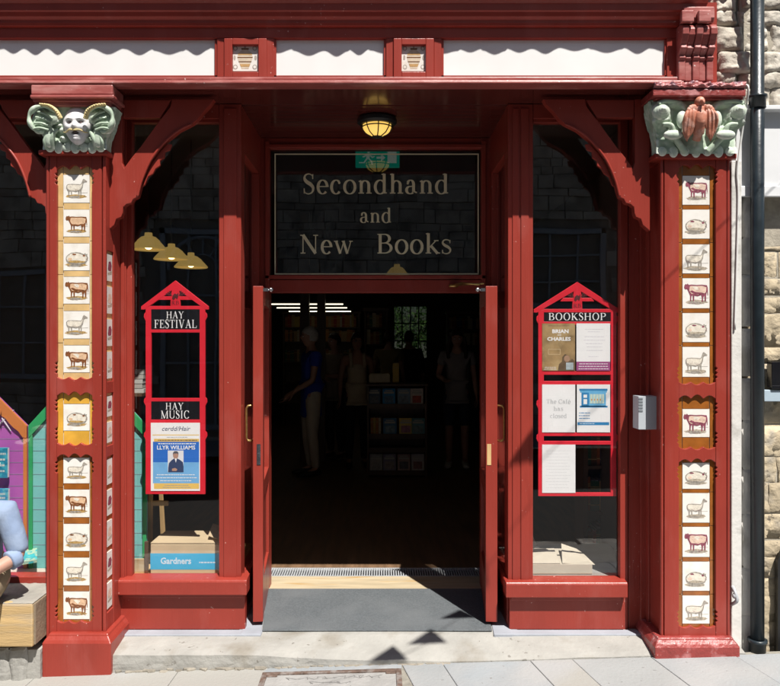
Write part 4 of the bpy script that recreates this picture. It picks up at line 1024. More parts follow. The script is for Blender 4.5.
lb = MB(); lb.box(X(773, .06), X(800, .06), .072, .128, Z(388.5, .02), Z(362, .02)); lb.box(X(772.5, .06), X(801, .06), .064, .0715, Z(390, .02), Z(386, .02))
lb.build('letter_box', BLACKG, HOUSE, bevel=.012, fixn=True, seg=3)
dw = MB(); x0 = X(776.5, .11)
pts = [(x0, -.05), (x0, Z(560, .11)), (x0+.03, Z(548, .11)), (x0+.12, Z(540, .11)), (x0+.5, Z(538, .11)), (x0+.5, -.05)]
dw.prism(pts, .095, .12); dw.build('cellar_hatch', BLACK, HOUSE)
up = MB(); up.box(1.86, 4.6, .31, 5, 4.301, 4.5); up.box(4.6, 4.7, .14, 5, -.2, 4.5); up.build('house_shell', SANDG, HOUSE)
# drainpipe
dp = thing('drainpipe', (X(757.5, .04), .04, 0), 'black iron drainpipe with a collar, running down beside the right pilaster', 'drainpipe')
m = MB(); xp = X(757.3, .03); yp = .03; r_ = .036
m.tube([(xp, yp, gz(xp)+.0), (xp, yp, 4.3)], r_, 20); m.build('pipe', PIPE, dp, smooth=True)
for zc in (Z(102, .03), Z(649, .03)):
    m = MB(); hh = .035 if zc > 1 else .055
    m.lathe([(r_+.001, -hh), (r_+.008, -hh), (r_+.008, hh-.018), (r_+.015, hh-.015), (r_+.015, hh), (r_+.001, hh+.001)], (xp, yp, zc), 24); m.build('collar', PIPE, dp, smooth=True)
m = MB(); m.box(xp-.06, xp+.06, yp+.02, yp+.13, Z(107, .03), Z(103, .03)); m.build('holder', PIPE, dp, bevel=.003, fixn=True)
cb_ = MB(); pts = cat3([(X(740, .0), .035, SOF+.02), (X(747.5, -.06), -.06, Z(86, -.05)), (X(748, -.05), -.04, Z(100, -.05)), (X(744, .02), .03, Z(125, .02)), (X(737, .05), .045, Z(170, .05)), (X(738, .05), .048, Z(205, .05)), (X(734.5, .05), .048, Z(330, .05))], 10)
cb_.tube(pts, .0055, 8)
tag(cb_.build('cable', mat('white_cable', (.72, .72, .70), .5, .03, 5), smooth=True), 'thin white cable hanging round the right capital to the white reveal', 'cable')
tp = MB(); tp.tube(cat3([(X(734, .03), .05, Z(588, .03)), (X(735, .02), .02, Z(592, .02)), (X(736, .02), .01, Z(600, .02)), (X(733, .03), .05, Z(606, .03))], 6), .010, 8); tp.ball((X(735, .02), .02, Z(596, .02)), .016, 10, 8)
tag(tp.build('wall_valve', STEEL, smooth=True), 'small grey metal valve on the white reveal low beside the pilaster', 'valve')

# ---------------------------------------------------------------- stone terrace across the street (seen in the glass)
OPP = thing('terrace_house', (0, -9, 0), 'dark stone terrace across the street with sash windows, mirrored in the shop glass', 'house')
ST2 = mat('dark_terrace_stone', (.50, .455, .38), .9, .35, 5, .5, 18, second=(.66, .60, .50), sscale=3, sthr=(.48, .6), island=.3)
m = MB(); rnd = random.Random(8); holes = [(-4.0, -2.5, .1, 3.75), (2.6, 4.1, 2.3, 3.75), (-7.4, -6, 1, 3), (-.8, .6, .1, 2.6), (6, 7.4, 1, 3)]
z = -.2
while z < 8.2:
    h = rnd.uniform(.13, .28); x = -13-rnd.uniform(0, .6)
    while x < 13:
        ww = rnd.uniform(.2, .65)
        if not any(x+ww > a-.02 and x < b+.02 and z+h > c and z < d for a, b, c, d in holes):
            m.box(x+.006, x+ww-.010, -9.0-rnd.uniform(0, .012), -8.93+rnd.uniform(-.02, .015), z+.006, z+h-.006)
        x += ww
    z += h
m.build('wall', ST2, OPP)
m = MB(); m.box(-13, 13, -9.3, -9.0, -.2, 8.3); m.build('backing', mat('dark_mortar', (.30, .27, .23), .95, .2, 6), OPP)
for (a, b, c, d) in holes:
    m = MB(); y0 = -8.97
    for (p, q, r2, s2) in ((a, a+.09, c, d), (b-.09, b, c, d), (a, b, d-.09, d), (a, b, c, c+.09)): m.box(p, q, y0, y0+.07, r2, s2)
    nx, nz = (3, 3)
    for i in range(1, nx): x = a+(b-a)*i/nx; m.box(x-.018, x+.018, y0+.01, y0+.05, c, d)
    for i in range(1, nz): zz = c+(d-c)*i/nz; m.box(a, b, y0+.011, y0+.049, zz-.018, zz+.018)
    if a == -4.0:
        cxm, czm = (a+b)/2, d-.75
        for k in range(13): pass
        m.tube([(cxm+.62*math.cos(PI*i/18), y0+.03, czm+.62*math.sin(PI*i/18)) for i in range(19)], .035, 6)
        m.tube([(cxm+.28*math.cos(PI*i/18), y0+.03, czm+.28*math.sin(PI*i/18)) for i in range(19)], .02, 6)
        for k in range(1, 6): aa = PI*k/6; m.tube([(cxm+.28*math.cos(aa), y0+.03, czm+.28*math.sin(aa)), (cxm+.62*math.cos(aa), y0+.03, czm+.62*math.sin(aa))], .018, 6)
    m.build('window_frame', mat('grey_painted_frame', (.42, .46, .50), .6, .05, 6), OPP)
m = MB(); m.prism([(-9.0, 8.2), (-8.7, 8.25), (-11, 10.2), (-13.5, 8.2)], -13, 13, 'yz'); m.build('roof', mat('slate_roof', (.07, .07, .08), .7, .2, 8), OPP)
op = MB(); op.grid(lambda u, v: (-15+30*u, -9+2.0*v, gz(-15+30*u)+.0), 10, 1); tag(op.build('opposite_pavement', PAVE), kind='structure')
# ================================================================ THINGS IN AND BEHIND THE WINDOWS
YP = .315                    # notice boards hang just behind the glass
def Q(a, b, y=YP): return (X(a, y), Z(b, y))
def rect(mb, a, b, t, bo, y, mi=0, yy=None):
    yy = y if yy is None else yy
    mb.flat([(X(a, y), Z(bo, y)), (X(b, y), Z(bo, y)), (X(b, y), Z(t, y)), (X(a, y), Z(t, y))], yy, mi)
def board(x0, x1, apex, eave, bot, rails, label):
    """red gabled notice frame: stiles, rails, pierced pediment with a little emblem."""
    y = YP; xc = (x0+x1)/2
    t = thing('notice_board', (X(xc, y), y, Z(bot, y)), label, 'notice board', 'gabled notice boards in the windows')
    m = MB(); w = 5.6
    for a, b in ((x0, x0+w), (x1-w, x1)): m.prism([Q(a, bot), Q(b, bot), Q(b, eave-1), Q(a, eave-1)], y-.008, y+.008)
    for (t_, b_, a, c) in rails: m.prism([Q(a, b_), Q(c, b_), Q(c, t_), Q(a, t_)], y-.0072, y+.0072)
    # small shaped shoulders on the stiles
    for zz in (eave+4, (eave+bot)/2-4, (eave+bot)/2+30):
        for a, sg in ((x0, -1), (x1, 1)): m.prism([Q(a, zz), Q(a+sg*1.6, zz+2), Q(a+sg*1.9, zz+5), Q(a, zz+9)], y-.0068, y+.0068)
    m.build('frame', SIGNRED, t, bevel=.0015, fixn=True)
    p = MB(); e0, e1 = x0-4.5, x1+3.5
    for s_, e in ((-1, e0), (1, e1)):
        p.prism([Q(xc, apex), Q(e, eave-1.5), Q(e, eave+1.6), Q(e-s_*3.2, eave+1.6), Q(xc, apex+7.5)], y-.0085, y+.0085)
    p.prism([Q(e0+4, eave+1.4), Q(e1-4, eave+1.4), Q(e1-4, eave-2), Q(e0+4, eave-2)], y-.0078, y+.0078)
    za = apex+14
    p.prism([Q(xc-17, za+5.4), Q(xc+17, za+5.4), Q(xc+14, za+1.8), Q(xc-14, za+1.8)], y-.0076, y+.0076)
    p.prism([Q(xc-5, eave-2), Q(xc+5, eave-2), Q(xc+4.6, za+2), Q(xc+3, apex+6), Q(xc-3, apex+6), Q(xc-4.6, za+2)], y-.0082, y+.0082)
    p.build('pediment', SIGNRED, t, bevel=.0012, fixn=True)
    em = MB(); yy = y-.0088
    for s_ in (-1, 1):
        for k in range(3): em.flat([Q(xc+s_*(3.2+k*2.2), za+1.5-k*.5), Q(xc+s_*(5.0+k*2.2), za+1.2-k*.4), Q(xc+s_*(6.4+k*1.6), za-3.5+k*1.2), Q(xc+s_*(5.4+k*1.4), za-3.6+k*1.2)], yy, 0)
    em.flat([Q(xc-3.4, za+4.5), Q(xc-2.6, za+1), Q(xc-.6, za-1), Q(xc+1.4, za), Q(xc+3.2, za-2), Q(xc+2.8, za+2.4), Q(xc+1.6, za+5.4), Q(xc+.2, za+3.4), Q(xc-1.6, za+5.8)], yy, 0)
    z_ = Z(eave-3.4, y); serif(em, 'RB', X(xc, y), z_, .034, yy, 0, .06)
    em.build('emblem', mat('dark_maroon_paint', (.09, .012, .014), .5, .05, 9), t)
    return t
def plate(t, x0, x1, p0, p1, rows):
    m = MB(); m.box(X(x0, YP), X(x1, YP), YP-.0066, YP+.004, Z(p1, YP), Z(p0, YP)); o = m.build('sign_plate', BLACKG, t)
    l = MB()
    for (s_, base, cap, wpx, xc) in rows:
        zb_, zt_ = Z(base, YP), Z(cap, YP); size = (zt_-zb_)/.66; wd = X(xc+wpx/2, YP)-X(xc-wpx/2, YP)
        serif(l, s_, X(xc, YP), zb_, size, YP-.0069, 0, .04, wd/(text_w(s_, .04)*size))
    l.build('lettering', LETW, o)
b1 = board(146, 205.5, 280.5, 308, 494, [(329.5, 332.6, 151, 201), (398, 401.4, 151, 201), (419.5, 423.6, 151, 201), (490, 494, 151, 201)], 'tall red gabled notice board reading HAY FESTIVAL and HAY MUSIC behind the left glass')
plate(b1, 151.4, 200, 309.6, 329.3, [('HAY', 318.4, 311.6, 18, 175.5), ('FESTIVAL', 328, 319.8, 43, 176)])
plate(b1, 151.4, 200, 401.6, 419.3, [('HAY', 409.4, 402.8, 18.5, 175), ('MUSIC', 418.3, 410.6, 29, 175.5)])
b2 = board(538, 616, 282, 311, 496, [(321.6, 325, 543, 611), (370.4, 383.6, 0, 0), (492.5, 496, 543, 611), (371, 374.8, 543, 611), (381, 384.8, 543, 611), (432.4, 436, 543, 611), (441, 444.6, 543, 611)], 'wide red gabled notice board reading BOOKSHOP behind the right glass')
plate(b2, 543.8, 610, 312, 321.4, [('BOOKSHOP', 320.2, 313, 58, 577)])
def sheet(name, x0, x1, p0, p1, label, cat_, mats, y=None, tilt=0, group=None):
    y = YP-.0100 if y is None else y
    m = MB(); m.box(X(x0, YP), X(x1, YP), y, y+.0012, Z(p1, YP), Z(p0, YP), 0)
    return m, y-.0003, lambda o: tag(o, label, cat_, group)
# concert poster
BL1, BL2 = mat('poster_blue', (.02, .14, .52), .6, .05, 9), mat('poster_pale_blue', (.16, .40, .68), .6, .08, 14)
OCH = mat('poster_ochre', (.72, .48, .12), .6, .05, 9)
m, y, fin = sheet('poster', 151.3, 200.4, 422.6, 490.6, 'blue concert poster with a small portrait, below HAY MUSIC', 'poster', None)
rect(m, 153.5, 199.5, 441.5, 462, YP, 1, y); rect(m, 153.5, 199.5, 462, 483, YP, 2, y); rect(m, 154.5, 199.5, 438.6, 441.5, YP, 3, y); rect(m, 154.5, 199.5, 483, 488.6, YP, 3, y); rect(m, 153, 199.5, 434.4, 435.2, YP, 3, y)
sans(m, 'cerdd/Hair', X(176, YP), Z(430.6, YP), .038, y-.0003, 4, .0, 'CENTER', .3)
lines(m, X(166, YP), X(190, YP), Z(438, YP), Z(436, YP), 1, y-.0003, 7, .003)
lines(m, X(158, YP), X(198, YP), Z(441, YP), Z(439, YP), 1, y-.0006, 4, .004, .1)
lines(m, X(158, YP), X(197, YP), Z(445, YP), Z(442, YP), 1, y-.0006, 5, .006, .1)
sans(m, 'LLYR WILLIAMS', X(176.5, YP), Z(449.2, YP), .0330, y-.0006, 5, .0006, sx=1.0)
rect(m, 168.3, 184, 450.3, 472, YP, 6, y-.0004)
xc, F_ = 176.2, lambda pl, d, mi: m.flat([Q(a, b) for a, b in pl], y-.0006-d, mi)
F_([(168.6, 472), (184, 472), (184, 466), (183.4, 462), (180.5, 459.6), (177.6, 458.2), (174.8, 458.2), (172, 460), (169.4, 463), (168.8, 467)], .0, 4)
F_([(176.2+2.7*math.cos(2*PI*i/14), 455+3.8*math.sin(2*PI*i/14)) for i in range(14)], .0003, 8)
F_([(173.4, 454.6), (173.6, 452.4), (175, 450.9), (177.6, 450.9), (178.9, 452.4), (179, 454.8), (178.2, 453.2), (174.4, 453.2)], .0006, 9)
F_([(172.4, 470.6), (176.8, 470.8), (178, 469), (175.6, 467.6), (172.6, 468.4)], .0006, 8)
F_([(175.2, 458.2), (177.4, 458.2), (176.4, 462.5)], .0005, 5)
lines(m, X(155.5, YP), X(198, YP), Z(482, YP), Z(473, YP), 3, y-.0006, 5, .0045, .25)
lines(m, X(160, YP), X(194, YP), Z(488, YP), Z(484, YP), 2, y-.0006, 3 if False else 7, .003, .3)
fin(m.build('poster', [PAPER, BL1, BL2, OCH, mat('ink_navy', (.03, .05, .12), .6, 0), LETW, mat('photo_white', (.7, .7, .72), .6, .05, 9), GREYINK, mat('photo_skin', (.42, .24, .17), .6, .05, 9), DARKINK]))
# film poster, notices, café notices
m, y, fin = sheet('poster', 541.8, 574.6, 323.4, 370.6, 'gold film poster with white title, upper left of the BOOKSHOP board', 'poster', None)
lines(m, X(545, YP), X(572, YP), Z(326.5, YP), Z(325.2, YP), 1, y, 2, .0025, .3)
sans(m, 'BRIAN', X(560, YP), Z(333.0, YP), .030, y, 1, .0012, sx=1.15); sans(m, 'AND', X(559, YP), Z(335.6, YP), .010, y, 1, .0003); sans(m, 'CHARLES', X(558.5, YP), Z(340.6, YP), .029, y, 1, .0010, sx=1.15)
for (a, b, t_, bo) in ((547.8, 560, 349.0, 349.5), (547.8, 560, 354, 354.5), (547.8, 548.3, 349.5, 354), (559.5, 560, 349.5, 354)): rect(m, a, b, t_, bo, YP, 3, y)
m.flat([Q(a, b) for a, b in [(557.5, 370.4), (574.4, 370.4), (574.4, 361), (571.5, 358.6), (569.6, 361), (568, 355.5), (564.5, 354), (562, 357), (561.5, 361.5), (558.6, 364)]], y, 2)
m.flat([Q(566.5+3*math.cos(2*PI*i/12), 358.6+3.4*math.sin(2*PI*i/12)) for i in range(12)], y-.0004, 4)
rect(m, 565.6, 573, 362.5, 369.6, YP, 5, y-.0004)
lines(m, X(543, YP), X(557, YP), Z(370, YP), Z(366.5, YP), 3, y, 1, .0018, .2)
fin(m.build('poster', [mat('poster_gold', (.30, .20, .09), .45, .35, 14, second=(.46, .33, .16), sscale=9, sthr=(.45, .62)), LETW, mat('poster_umber', (.13, .085, .045), .5, .2, 30), mat('poster_pale_gold', (.58, .44, .26), .5, 0), mat('poster_flesh', (.36, .22, .14), .5, .1, 60), mat('poster_steel', (.36, .42, .44), .5, .2, 50)]))
PK = mat('plum_print', (.30, .06, .20), .6, .05, 9)
m, y, fin = sheet('notice', 576, 609.6, 323.4, 370.6, 'white typed notice with a plum strip along its foot, on the BOOKSHOP board', 'notice', None)
rect(m, 576, 609.6, 361.6, 370.6, YP, 1, y); lines(m, X(578, YP), X(608, YP), Z(370, YP), Z(362.6, YP), 3, y-.0003, 2, .004, .1)
lines(m, X(584, YP), X(603, YP), Z(333, YP), Z(328, YP), 2, y, 3, .0028, .4); lines(m, X(582, YP), X(606, YP), Z(352, YP), Z(335, YP), 5, y, 3, .0028, .4); lines(m, X(588, YP), X(598, YP), Z(358, YP), Z(355, YP), 1, y, 3, .0028, .2)
fin(m.build('notice', [PAPER, PK, LETW, mat('ink_lilac', (.60, .58, .64), .6, 0)]))
m, y, fin = sheet('notice', 541.8, 574.8, 384.4, 432.2, 'white notice saying The Café has closed, on the BOOKSHOP board', 'notice', None)
for (s_, b_, wpx) in (('The Café', 403.4, 24.5), ('has', 410.6, 10), ('closed', 417.8, 17)):
    s2 = s_.replace('T', 'T'); sz = .060; wd = (X(wpx, YP)-X(0, YP)); serif(m, s2, X(558.2, YP), Z(b_, YP), sz*.62, y, 1, .06, wd/(text_w(s2, .06)*sz*.62))
fin(m.build('notice', [PAPER, mat('ink_pale_grey', (.46, .47, .48), .7, 0)]))
m, y, fin = sheet('poster', 576.4, 609.6, 384.4, 432.2, 'white and blue leaflet with a drawing of a blue shopfront', 'poster', None)
rect(m, 579.6, 606.4, 390.5, 392.5, YP, 1, y); rect(m, 578.8, 607, 388.6, 390.6, YP, 2, y); rect(m, 581, 605.4, 392.5, 406.5, YP, 1, y); rect(m, 579.4, 607, 405.6, 407.4, YP, 2, y); rect(m, 581, 588.4, 392.5, 405.6, YP, 2, y-.0003)
rect(m, 583, 586.6, 394.5, 397.6, YP, 0, y-.0006); rect(m, 583, 586.6, 399, 404, YP, 0, y-.0006); rect(m, 589.5, 603.6, 394, 403.4, YP, 3, y-.0003)
for a in (592, 595, 598, 601): rect(m, a, a+.5, 394, 403.4, YP, 1, y-.0006)
for a in (590.5, 593.5, 596.3, 599.3): rect(m, a, a+1.2, 398.6, 400.6, YP, 4, y-.0006)
lines(m, X(578.4, YP), X(590, YP), Z(419.6, YP), Z(411.4, YP), 3, y, 2, .0042, .1); rect(m, 577, 608.6, 422, 425, YP, 2, y); lines(m, X(578.5, YP), X(595, YP), Z(424.6, YP), Z(422.4, YP), 1, y-.0003, 0, .003, .1)
fin(m.build('poster', [PAPER, mat('print_sky_blue', (.12, .40, .66), .6, .06, 30), mat('print_deep_blue', (.02, .20, .44), .6, .06, 30), mat('print_pale_green', (.52, .62, .52), .6, .1, 60), mat('print_orange', (.55, .28, .08), .6, .1, 60)]))
m, y, fin = sheet('notice', 541.8, 575, 444.4, 492.6, 'plain white sheet of faint typed lines at the bottom of the BOOKSHOP board', 'notice', None)
lines(m, X(545, YP), X(570, YP), Z(489, YP), Z(449, YP), 13, y, 1, .0020, .3)
fin(m.build('notice', [PAPER, mat('ink_faint', (.62, .62, .63), .7, 0)]))

# ---------------------------------------------------------------- cardboard boxes
bx = thing('cardboard_box', (X(184, .40), .40, .346), 'big brown cardboard box with a cyan Gardners band in the left window', 'box', 'cardboard boxes on the window shelves')
x0, x1, y0, y1, zt, zb = X(150.5, .345), X(223, .345), .345, .66, Z(543.5, .345), .346
m = MB(); m.box(x0, x1, y0, y1, zb, zt-.004); m.build('carton', CARD, bx, bevel=.004, fixn=True)
m = MB(); m.box(x0-.0006, x1+.0006, y0-.0012, y0-.0002, Z(569.5, .345), Z(553.5, .345)); bn = m.build('printed_band', CYAN, bx)
l = MB(); yy = y0-.0016
sans(l, 'Gardners', X(160.5, .345), Z(563.8, .345), .052, yy, 0, .0016, 'LEFT', sx=.92); sans(l, 'books to go', X(192, .345), Z(563.6, .345), .026, yy, 0, .0003, 'LEFT') if False else lines(l, X(199, .345), X(216, .345), Z(564, .345), Z(561, .345), 1, yy, 0, .008, .05)
l.build('lettering', mat('pale_print', (.50, .68, .78), .6, 0), bn)
ar = MB(); ar.flat([(X(176, .345), Z(573, .345)), (X(180, .345), Z(576.4, .345)), (X(197, .345), Z(576.4, .345)), (X(193, .345), Z(574.2, .345)), (X(182, .345), Z(574.2, .345))], y0-.0004, 0); ar.build('printed_arrow', CYAN, bx)
fl2 = MB()
fl2.add([(x0, y0, zt), (x1, y0, zt), (x1-.03, y0+.15, zt+.006), (x0+.02, y0+.15, zt+.016), (x0, y0, zt+.003), (x1, y0, zt+.003), (x1-.03, y0+.15, zt+.009), (x0+.02, y0+.15, zt+.019)], [(0, 3, 2, 1), (4, 5, 6, 7), (0, 1, 5, 4), (1, 2, 6, 5), (2, 3, 7, 6), (3, 0, 4, 7)])
fl2.build('flap', CARD, bx)
fl2 = MB(); a, b = x1-.12, x1
fl2.add([(b, y0+.02, zt+.004), (b, y1-.02, zt+.004), (a, y1-.05, zt+.05), (a+.02, y0+.05, zt+.032), (b, y0+.02, zt+.007), (b, y1-.02, zt+.007), (a, y1-.05, zt+.053), (a+.02, y0+.05, zt+.035)], [(0, 3, 2, 1), (4, 5, 6, 7), (0, 1, 5, 4), (1, 2, 6, 5), (2, 3, 7, 6), (3, 0, 4, 7)])
fl2.build('flap', CARD, bx)
PC = mat('pale_cardboard', (.50, .45, .36), .85, .06, 8)
bx = thing('cardboard_box', (X(560, .44), .44, .346), 'low open pale cardboard box with loose flaps in the right window', 'box', 'cardboard boxes on the window shelves')
x0, x1, y0, y1, zt = X(520, .37), X(592, .37), .36, .70, Z(563.5, .37)
m = MB(); m.box(x0, x1, y0, y1, .347, zt); m.build('carton', PC, bx, bevel=.004, fixn=True)
def flap(pts, parent, mt):
    m = MB(); n = len(pts); m.add(pts+[(p[0], p[1], p[2]+.003) for p in pts], [tuple(range(n-1, -1, -1)), tuple(range(n, 2*n))]+[(i, (i+1) % n, (i+1) % n+n, i+n) for i in range(n)]); m.build('flap', mt, parent, fixn=True)
flap([(x0, y0, zt+.002), (X(560, .37), y0, zt+.002), (X(556, .5), y0+.20, zt+.035), (x0+.01, y0+.22, zt+.02)], bx, PC)
flap([(X(562, .37), y0, zt+.003), (x1+.02, y0+.02, zt-.012), (x1-.02, y0+.22, zt+.02), (X(566, .5), y0+.26, zt+.048)], bx, PC)
flap([(x0, y0+.02, zt+.004), (x0, y1, zt+.004), (x0+.14, y1, zt+.085), (x0+.14, y0+.19, zt+.055)], bx, PC)
# pine easel legs
ez_ = thing('easel', (X(156, .8), .8, .346), 'pine easel legs standing behind the brown box in the left window', 'easel')
m = MB(); m.tube([(X(149.5, .6), .6, .346), (X(149.5, .62), .66, Z(430, .62))], (.020, .012), 6); m.build('leg', PINE, ez_)
m = MB(); m.tube([(X(163.5, .9), .9, .346), (X(161, .85), .82, Z(470, .85))], (.020, .014), 6); m.build('leg', PINE, ez_)
m = MB(); m.box(X(146, .62), X(168, .62), .62, .64, Z(506, .62), Z(501, .62)); m.build('crossbar', PINE, ez_, bevel=.003, fixn=True)
tb = thing('wooden_crate', (X(150, .5), .5, .346), 'low wooden slat crate on the shelf left of the brown box', 'crate')
m = MB()
m.box(X(133, .42), X(149, .42), .40, .415, .346, Z(558, .42)); m.build('panel', OAK, tb, bevel=.003, fixn=True)
m = MB(); m.box(X(145, .40), X(149, .40), .385, .3995, .346, Z(541, .40)); m.build('post', WOODD, tb, bevel=.003, fixn=True)
# stack of pale books on a post, seen at the left edge of the left window
for i in range(5):
    m = MB(); zz = Z(393, .7)+i*.030; m.box(X(128+rnd.uniform(-1, 1), .7), X(143+rnd.uniform(-1.2, 1), .7), .70, .86, zz, zz+.026, 0); m.box(X(128, .7), X(141, .7), .712, .85, zz+.003, zz+.023, 1)
    o = m.build('book', [mat('cream_cover%s' % 'ab'[i % 2], [(.5, .5, .46), (.42, .40, .36)][i % 2], .6, .08, 20), PAPER], bevel=.001)
    tag(o, '%s pale book of the stack at the left edge of the left bay' % ['bottom', 'second lowest', 'middle', 'second highest', 'topmost'][i], 'book', 'pale books stacked in the left bay')
tbl = thing('plinth_table', (X(128, .78), .78, .346), 'narrow dark table carrying the pale book stack in the left bay', 'table')
m = MB(); m.box(X(112, .7), X(144, .7), .66, .90, Z(396, .7), Z(393, .7)-.001); m.build('tabletop', WOODD, tbl)
m = MB(); m.box(X(122, .78), X(126, .78), .76, .79, .346, Z(396, .7)-.001); m.build('leg', WOODD, tbl)
m = MB(); m.box(X(138, .78), X(141, .78), .76, .79, .346, Z(396, .7)-.001); m.build('leg', WOODD, tbl)
# ---------------------------------------------------------------- painted huts of the window display
def hut(xe0, xe1, ye, xa, ya, y, face, trim, label, zigzag=False):
    t = thing('display_hut', (X(xa, y), y, .346), label, 'display hut', 'painted plywood beach huts in the windows')
    m = MB(); zs = Z(ye, y); za = Z(ya, y); x0, x1, xm = X(xe0, y), X(xe1, y), X(xa, y)
    m.prism([(x0, .347), (x1, .347), (x1, zs), (xm, za), (x0, zs)], y, y+.012)
    o = m.build('hut_face', face, t)
    g = MB(); z = .42
    while z < za-.05: 
        a, b = (x0, x1) if z < zs else (x0+(xm-x0)*(z-zs)/(za-zs), x1+(xm-x1)*(z-zs)/(za-zs))
        if b-a > .1: g.box(a+.02, b-.02, y-.0012, y-.0002, z, z+.0022)
        z += .072
    g.build('board_line', mat('board_groove', (.22, .26, .30), .7, 0), o)
    r = MB(); w = .042
    for sg, a in ((1, x0), (-1, x1)):
        r.prism([(a, .347), (a+sg*w*.55, .347), (a+sg*w*.55, zs-.01), (a, zs)], y-.016, y-.0015)
        n = 14; top = []; bot = []
        for i in range(n+1):
            q = i/n; top.append((a+(xm-a)*q, zs+(za-zs)*q+.004)); bot.append((a+(xm-a)*q, zs+(za-zs)*q-.075-(.020*abs(math.sin(q*PI*6)) if zigzag else 0)))
        r.prism(top+bot[::-1], y-.018, y-.0015 if sg > 0 else y-.0022)
    r.build('trim', trim, t, bevel=.002, fixn=True)
    return t
hp = hut(-92, 28, 426, -32, 366, .47, mat('mauve_paint', (.44, .11, .42), .5, .08, 5), mat('orange_paint', (.62, .20, .05), .5, .08, 5), 'mauve plywood beach hut with scalloped orange gable in the far-left window', True)
ht_ = hut(29.5, 147, 426, 88, 362, .47, mat('aqua_paint', (.20, .54, .52), .5, .08, 5), mat('bright_green_paint', (.03, .36, .12), .5, .08, 5), 'aqua plywood beach hut with green trim behind the left pilaster')
m = MB(); yk = .462
for (a, b) in (((-4, 428), (14, 410)), ((2, 418), (11, 431))): m.tube([(X(a[0], yk), yk-.002, Z(a[1], yk)), (X(b[0], yk), yk-.002, Z(b[1], yk))], (.007, .003), 6)
m.build('painted_stroke', mat('lilac_paint', (.60, .52, .62), .5, .05, 9), hp)
def flatbook(x0, x1, p0, p1, y, col, label, lay=False, cover=None):
    m = MB()
    if lay:
        m.add([(X(a, y_), y_, Z(b, y_)+h) for h in (0, .018) for a, b, y_ in ((x0, p1, y), (x1, p1-3.5, y+.02), (x1, p0, y+.14), (x0+2, p0+2.5, y+.13))], [(0, 3, 2, 1), (4, 5, 6, 7), (0, 1, 5, 4), (1, 2, 6, 5), (2, 3, 7, 6), (3, 0, 4, 7)])
        o = m.build('book', [mat(col[0], col[1], .4, .2, 30, second=col[2], sscale=25, sthr=(.5, .56))], fixn=True)
    else:
        m.box(X(x0, y), X(x1, y), y, y+.022, Z(p1, y), Z(p0, y), 0); lines(m, X(x0, y)+.01, X(x1, y)-.01, Z(p1-4, y), Z(p0+3, y), 4, y-.0006, 1, .012, .3); m.box(X(x0, y)+.004, X(x1, y)+.002, y+.003, y+.019, Z(p1, y)+.003, Z(p0, y)-.003, 2)
        o = m.build('book', [mat(col[0], col[1], .4, .2, 30, second=col[2], sscale=25, sthr=(.5, .56)), mat('cover_print_'+col[0], (.52, .58, .55), .5, 0), PAPER])
    return tag(o, label, 'book')
flatbook(-6, 7.5, 448, 478, .43, ('teal_cover', (.02, .22, .34), (.05, .36, .46)), 'teal paperback standing upright against the mauve hut')
flatbook(-7, 8, 489, 512, .41, ('blue_cover', (.03, .24, .42), (.1, .42, .5)), 'blue paperback half hidden above the shoulder of the seated man')
flatbook(16, 37, 551, 566, .33, ('turquoise_cover', (.05, .42, .46), (.4, .55, .4)), 'turquoise book lying at a slant on the window ledge beside the seated man', True)
lg = MB(); lg.box(-3.1, X(58, .4), .305, .46, .3455, .352); tag(lg.build('display_cloth', mat('cream_cloth', (.55, .50, .42), .9, .06, 9)), 'cream display cloth spread on the ledge of the far-left window', 'cloth')
# ---------------------------------------------------------------- lamps
SHD = mat('lit_brass_shade', (.42, .29, .08), .35, .15, 12, metal=.5, emit=(1.0, .66, .18), estr=.16)
BULB = mat('lamp_glow', (.9, .8, .5), .4, 0, emit=(1.0, .74, .30), estr=4.0)
def pendant(x, y, z, w, label, group=None):
    t = thing('pendant_lamp', (x, y, z), label, 'lamp', group)
    m = MB(); r = w/2; m.lathe([(.028, .125), (.030, .100), (.055, .092), (r*.62, .066), (r*.64, .060), (r*.86, .026), (r*.98, .006), (r, 0), (r*.98, -.006), (r*.93, .004)], (x, y, z), 28); m.build('lamp_shade', SHD, t, smooth=True)
    m = MB(); m.ball((x, y, z+.030), .034, 14, 10); m.build('bulb', BULB, t, smooth=True)
    m = MB(); m.tube([(x, y, z+.12), (x, y, 3.5)], .005, 6); m.build('flex', BLACK, t)
for (pa, pb, y, w, lb) in ((148.5, 249, 1.65, 35, 'brass pendant lamp hanging highest and leftmost in the left window'), (171.5, 259, 2.05, 35, 'brass pendant lamp in the middle of the three in the left window'), (191, 267, 2.45, 33, 'brass pendant lamp hanging lowest and rightmost in the left window')):
    pendant(X(pa, y), y, Z(pb, y), w/S*(1+y/D), lb, 'brass pendant lamps in the left bay')
pendant(X(397, 3.2), 3.2, Z(277, 3.2), .26, 'brass lamp hanging over the shop entrance, behind the foot of the lettered glass')
lm = thing('porch_lamp', (X(377, .5), .5, SOF-.12), 'round black caged lamp with a yellow lit glass under the porch ceiling', 'lamp')
xc, yc, zc = X(377, .5), .5, SOF-.005
m = MB(); m.lathe([(.0, 0), (.112, -.0005), (.122, -.012), (.122, -.034), (.104, -.046), (.0, -.046)], (xc, yc, zc), 32); m.build('housing', BLACK, lm, smooth=False, bevel=.002)
m = MB(); m.lathe([(.088, -.0465), (.087, -.062), (.078, -.085), (.056, -.104), (.028, -.112), (0, -.114)], (xc, yc, zc), 28); m.build('glass_globe', mat('lit_amber_glass', (.8, .6, .25), .3, 0, emit=(1.0, .62, .13), estr=.62), lm, smooth=True)
m = MB()
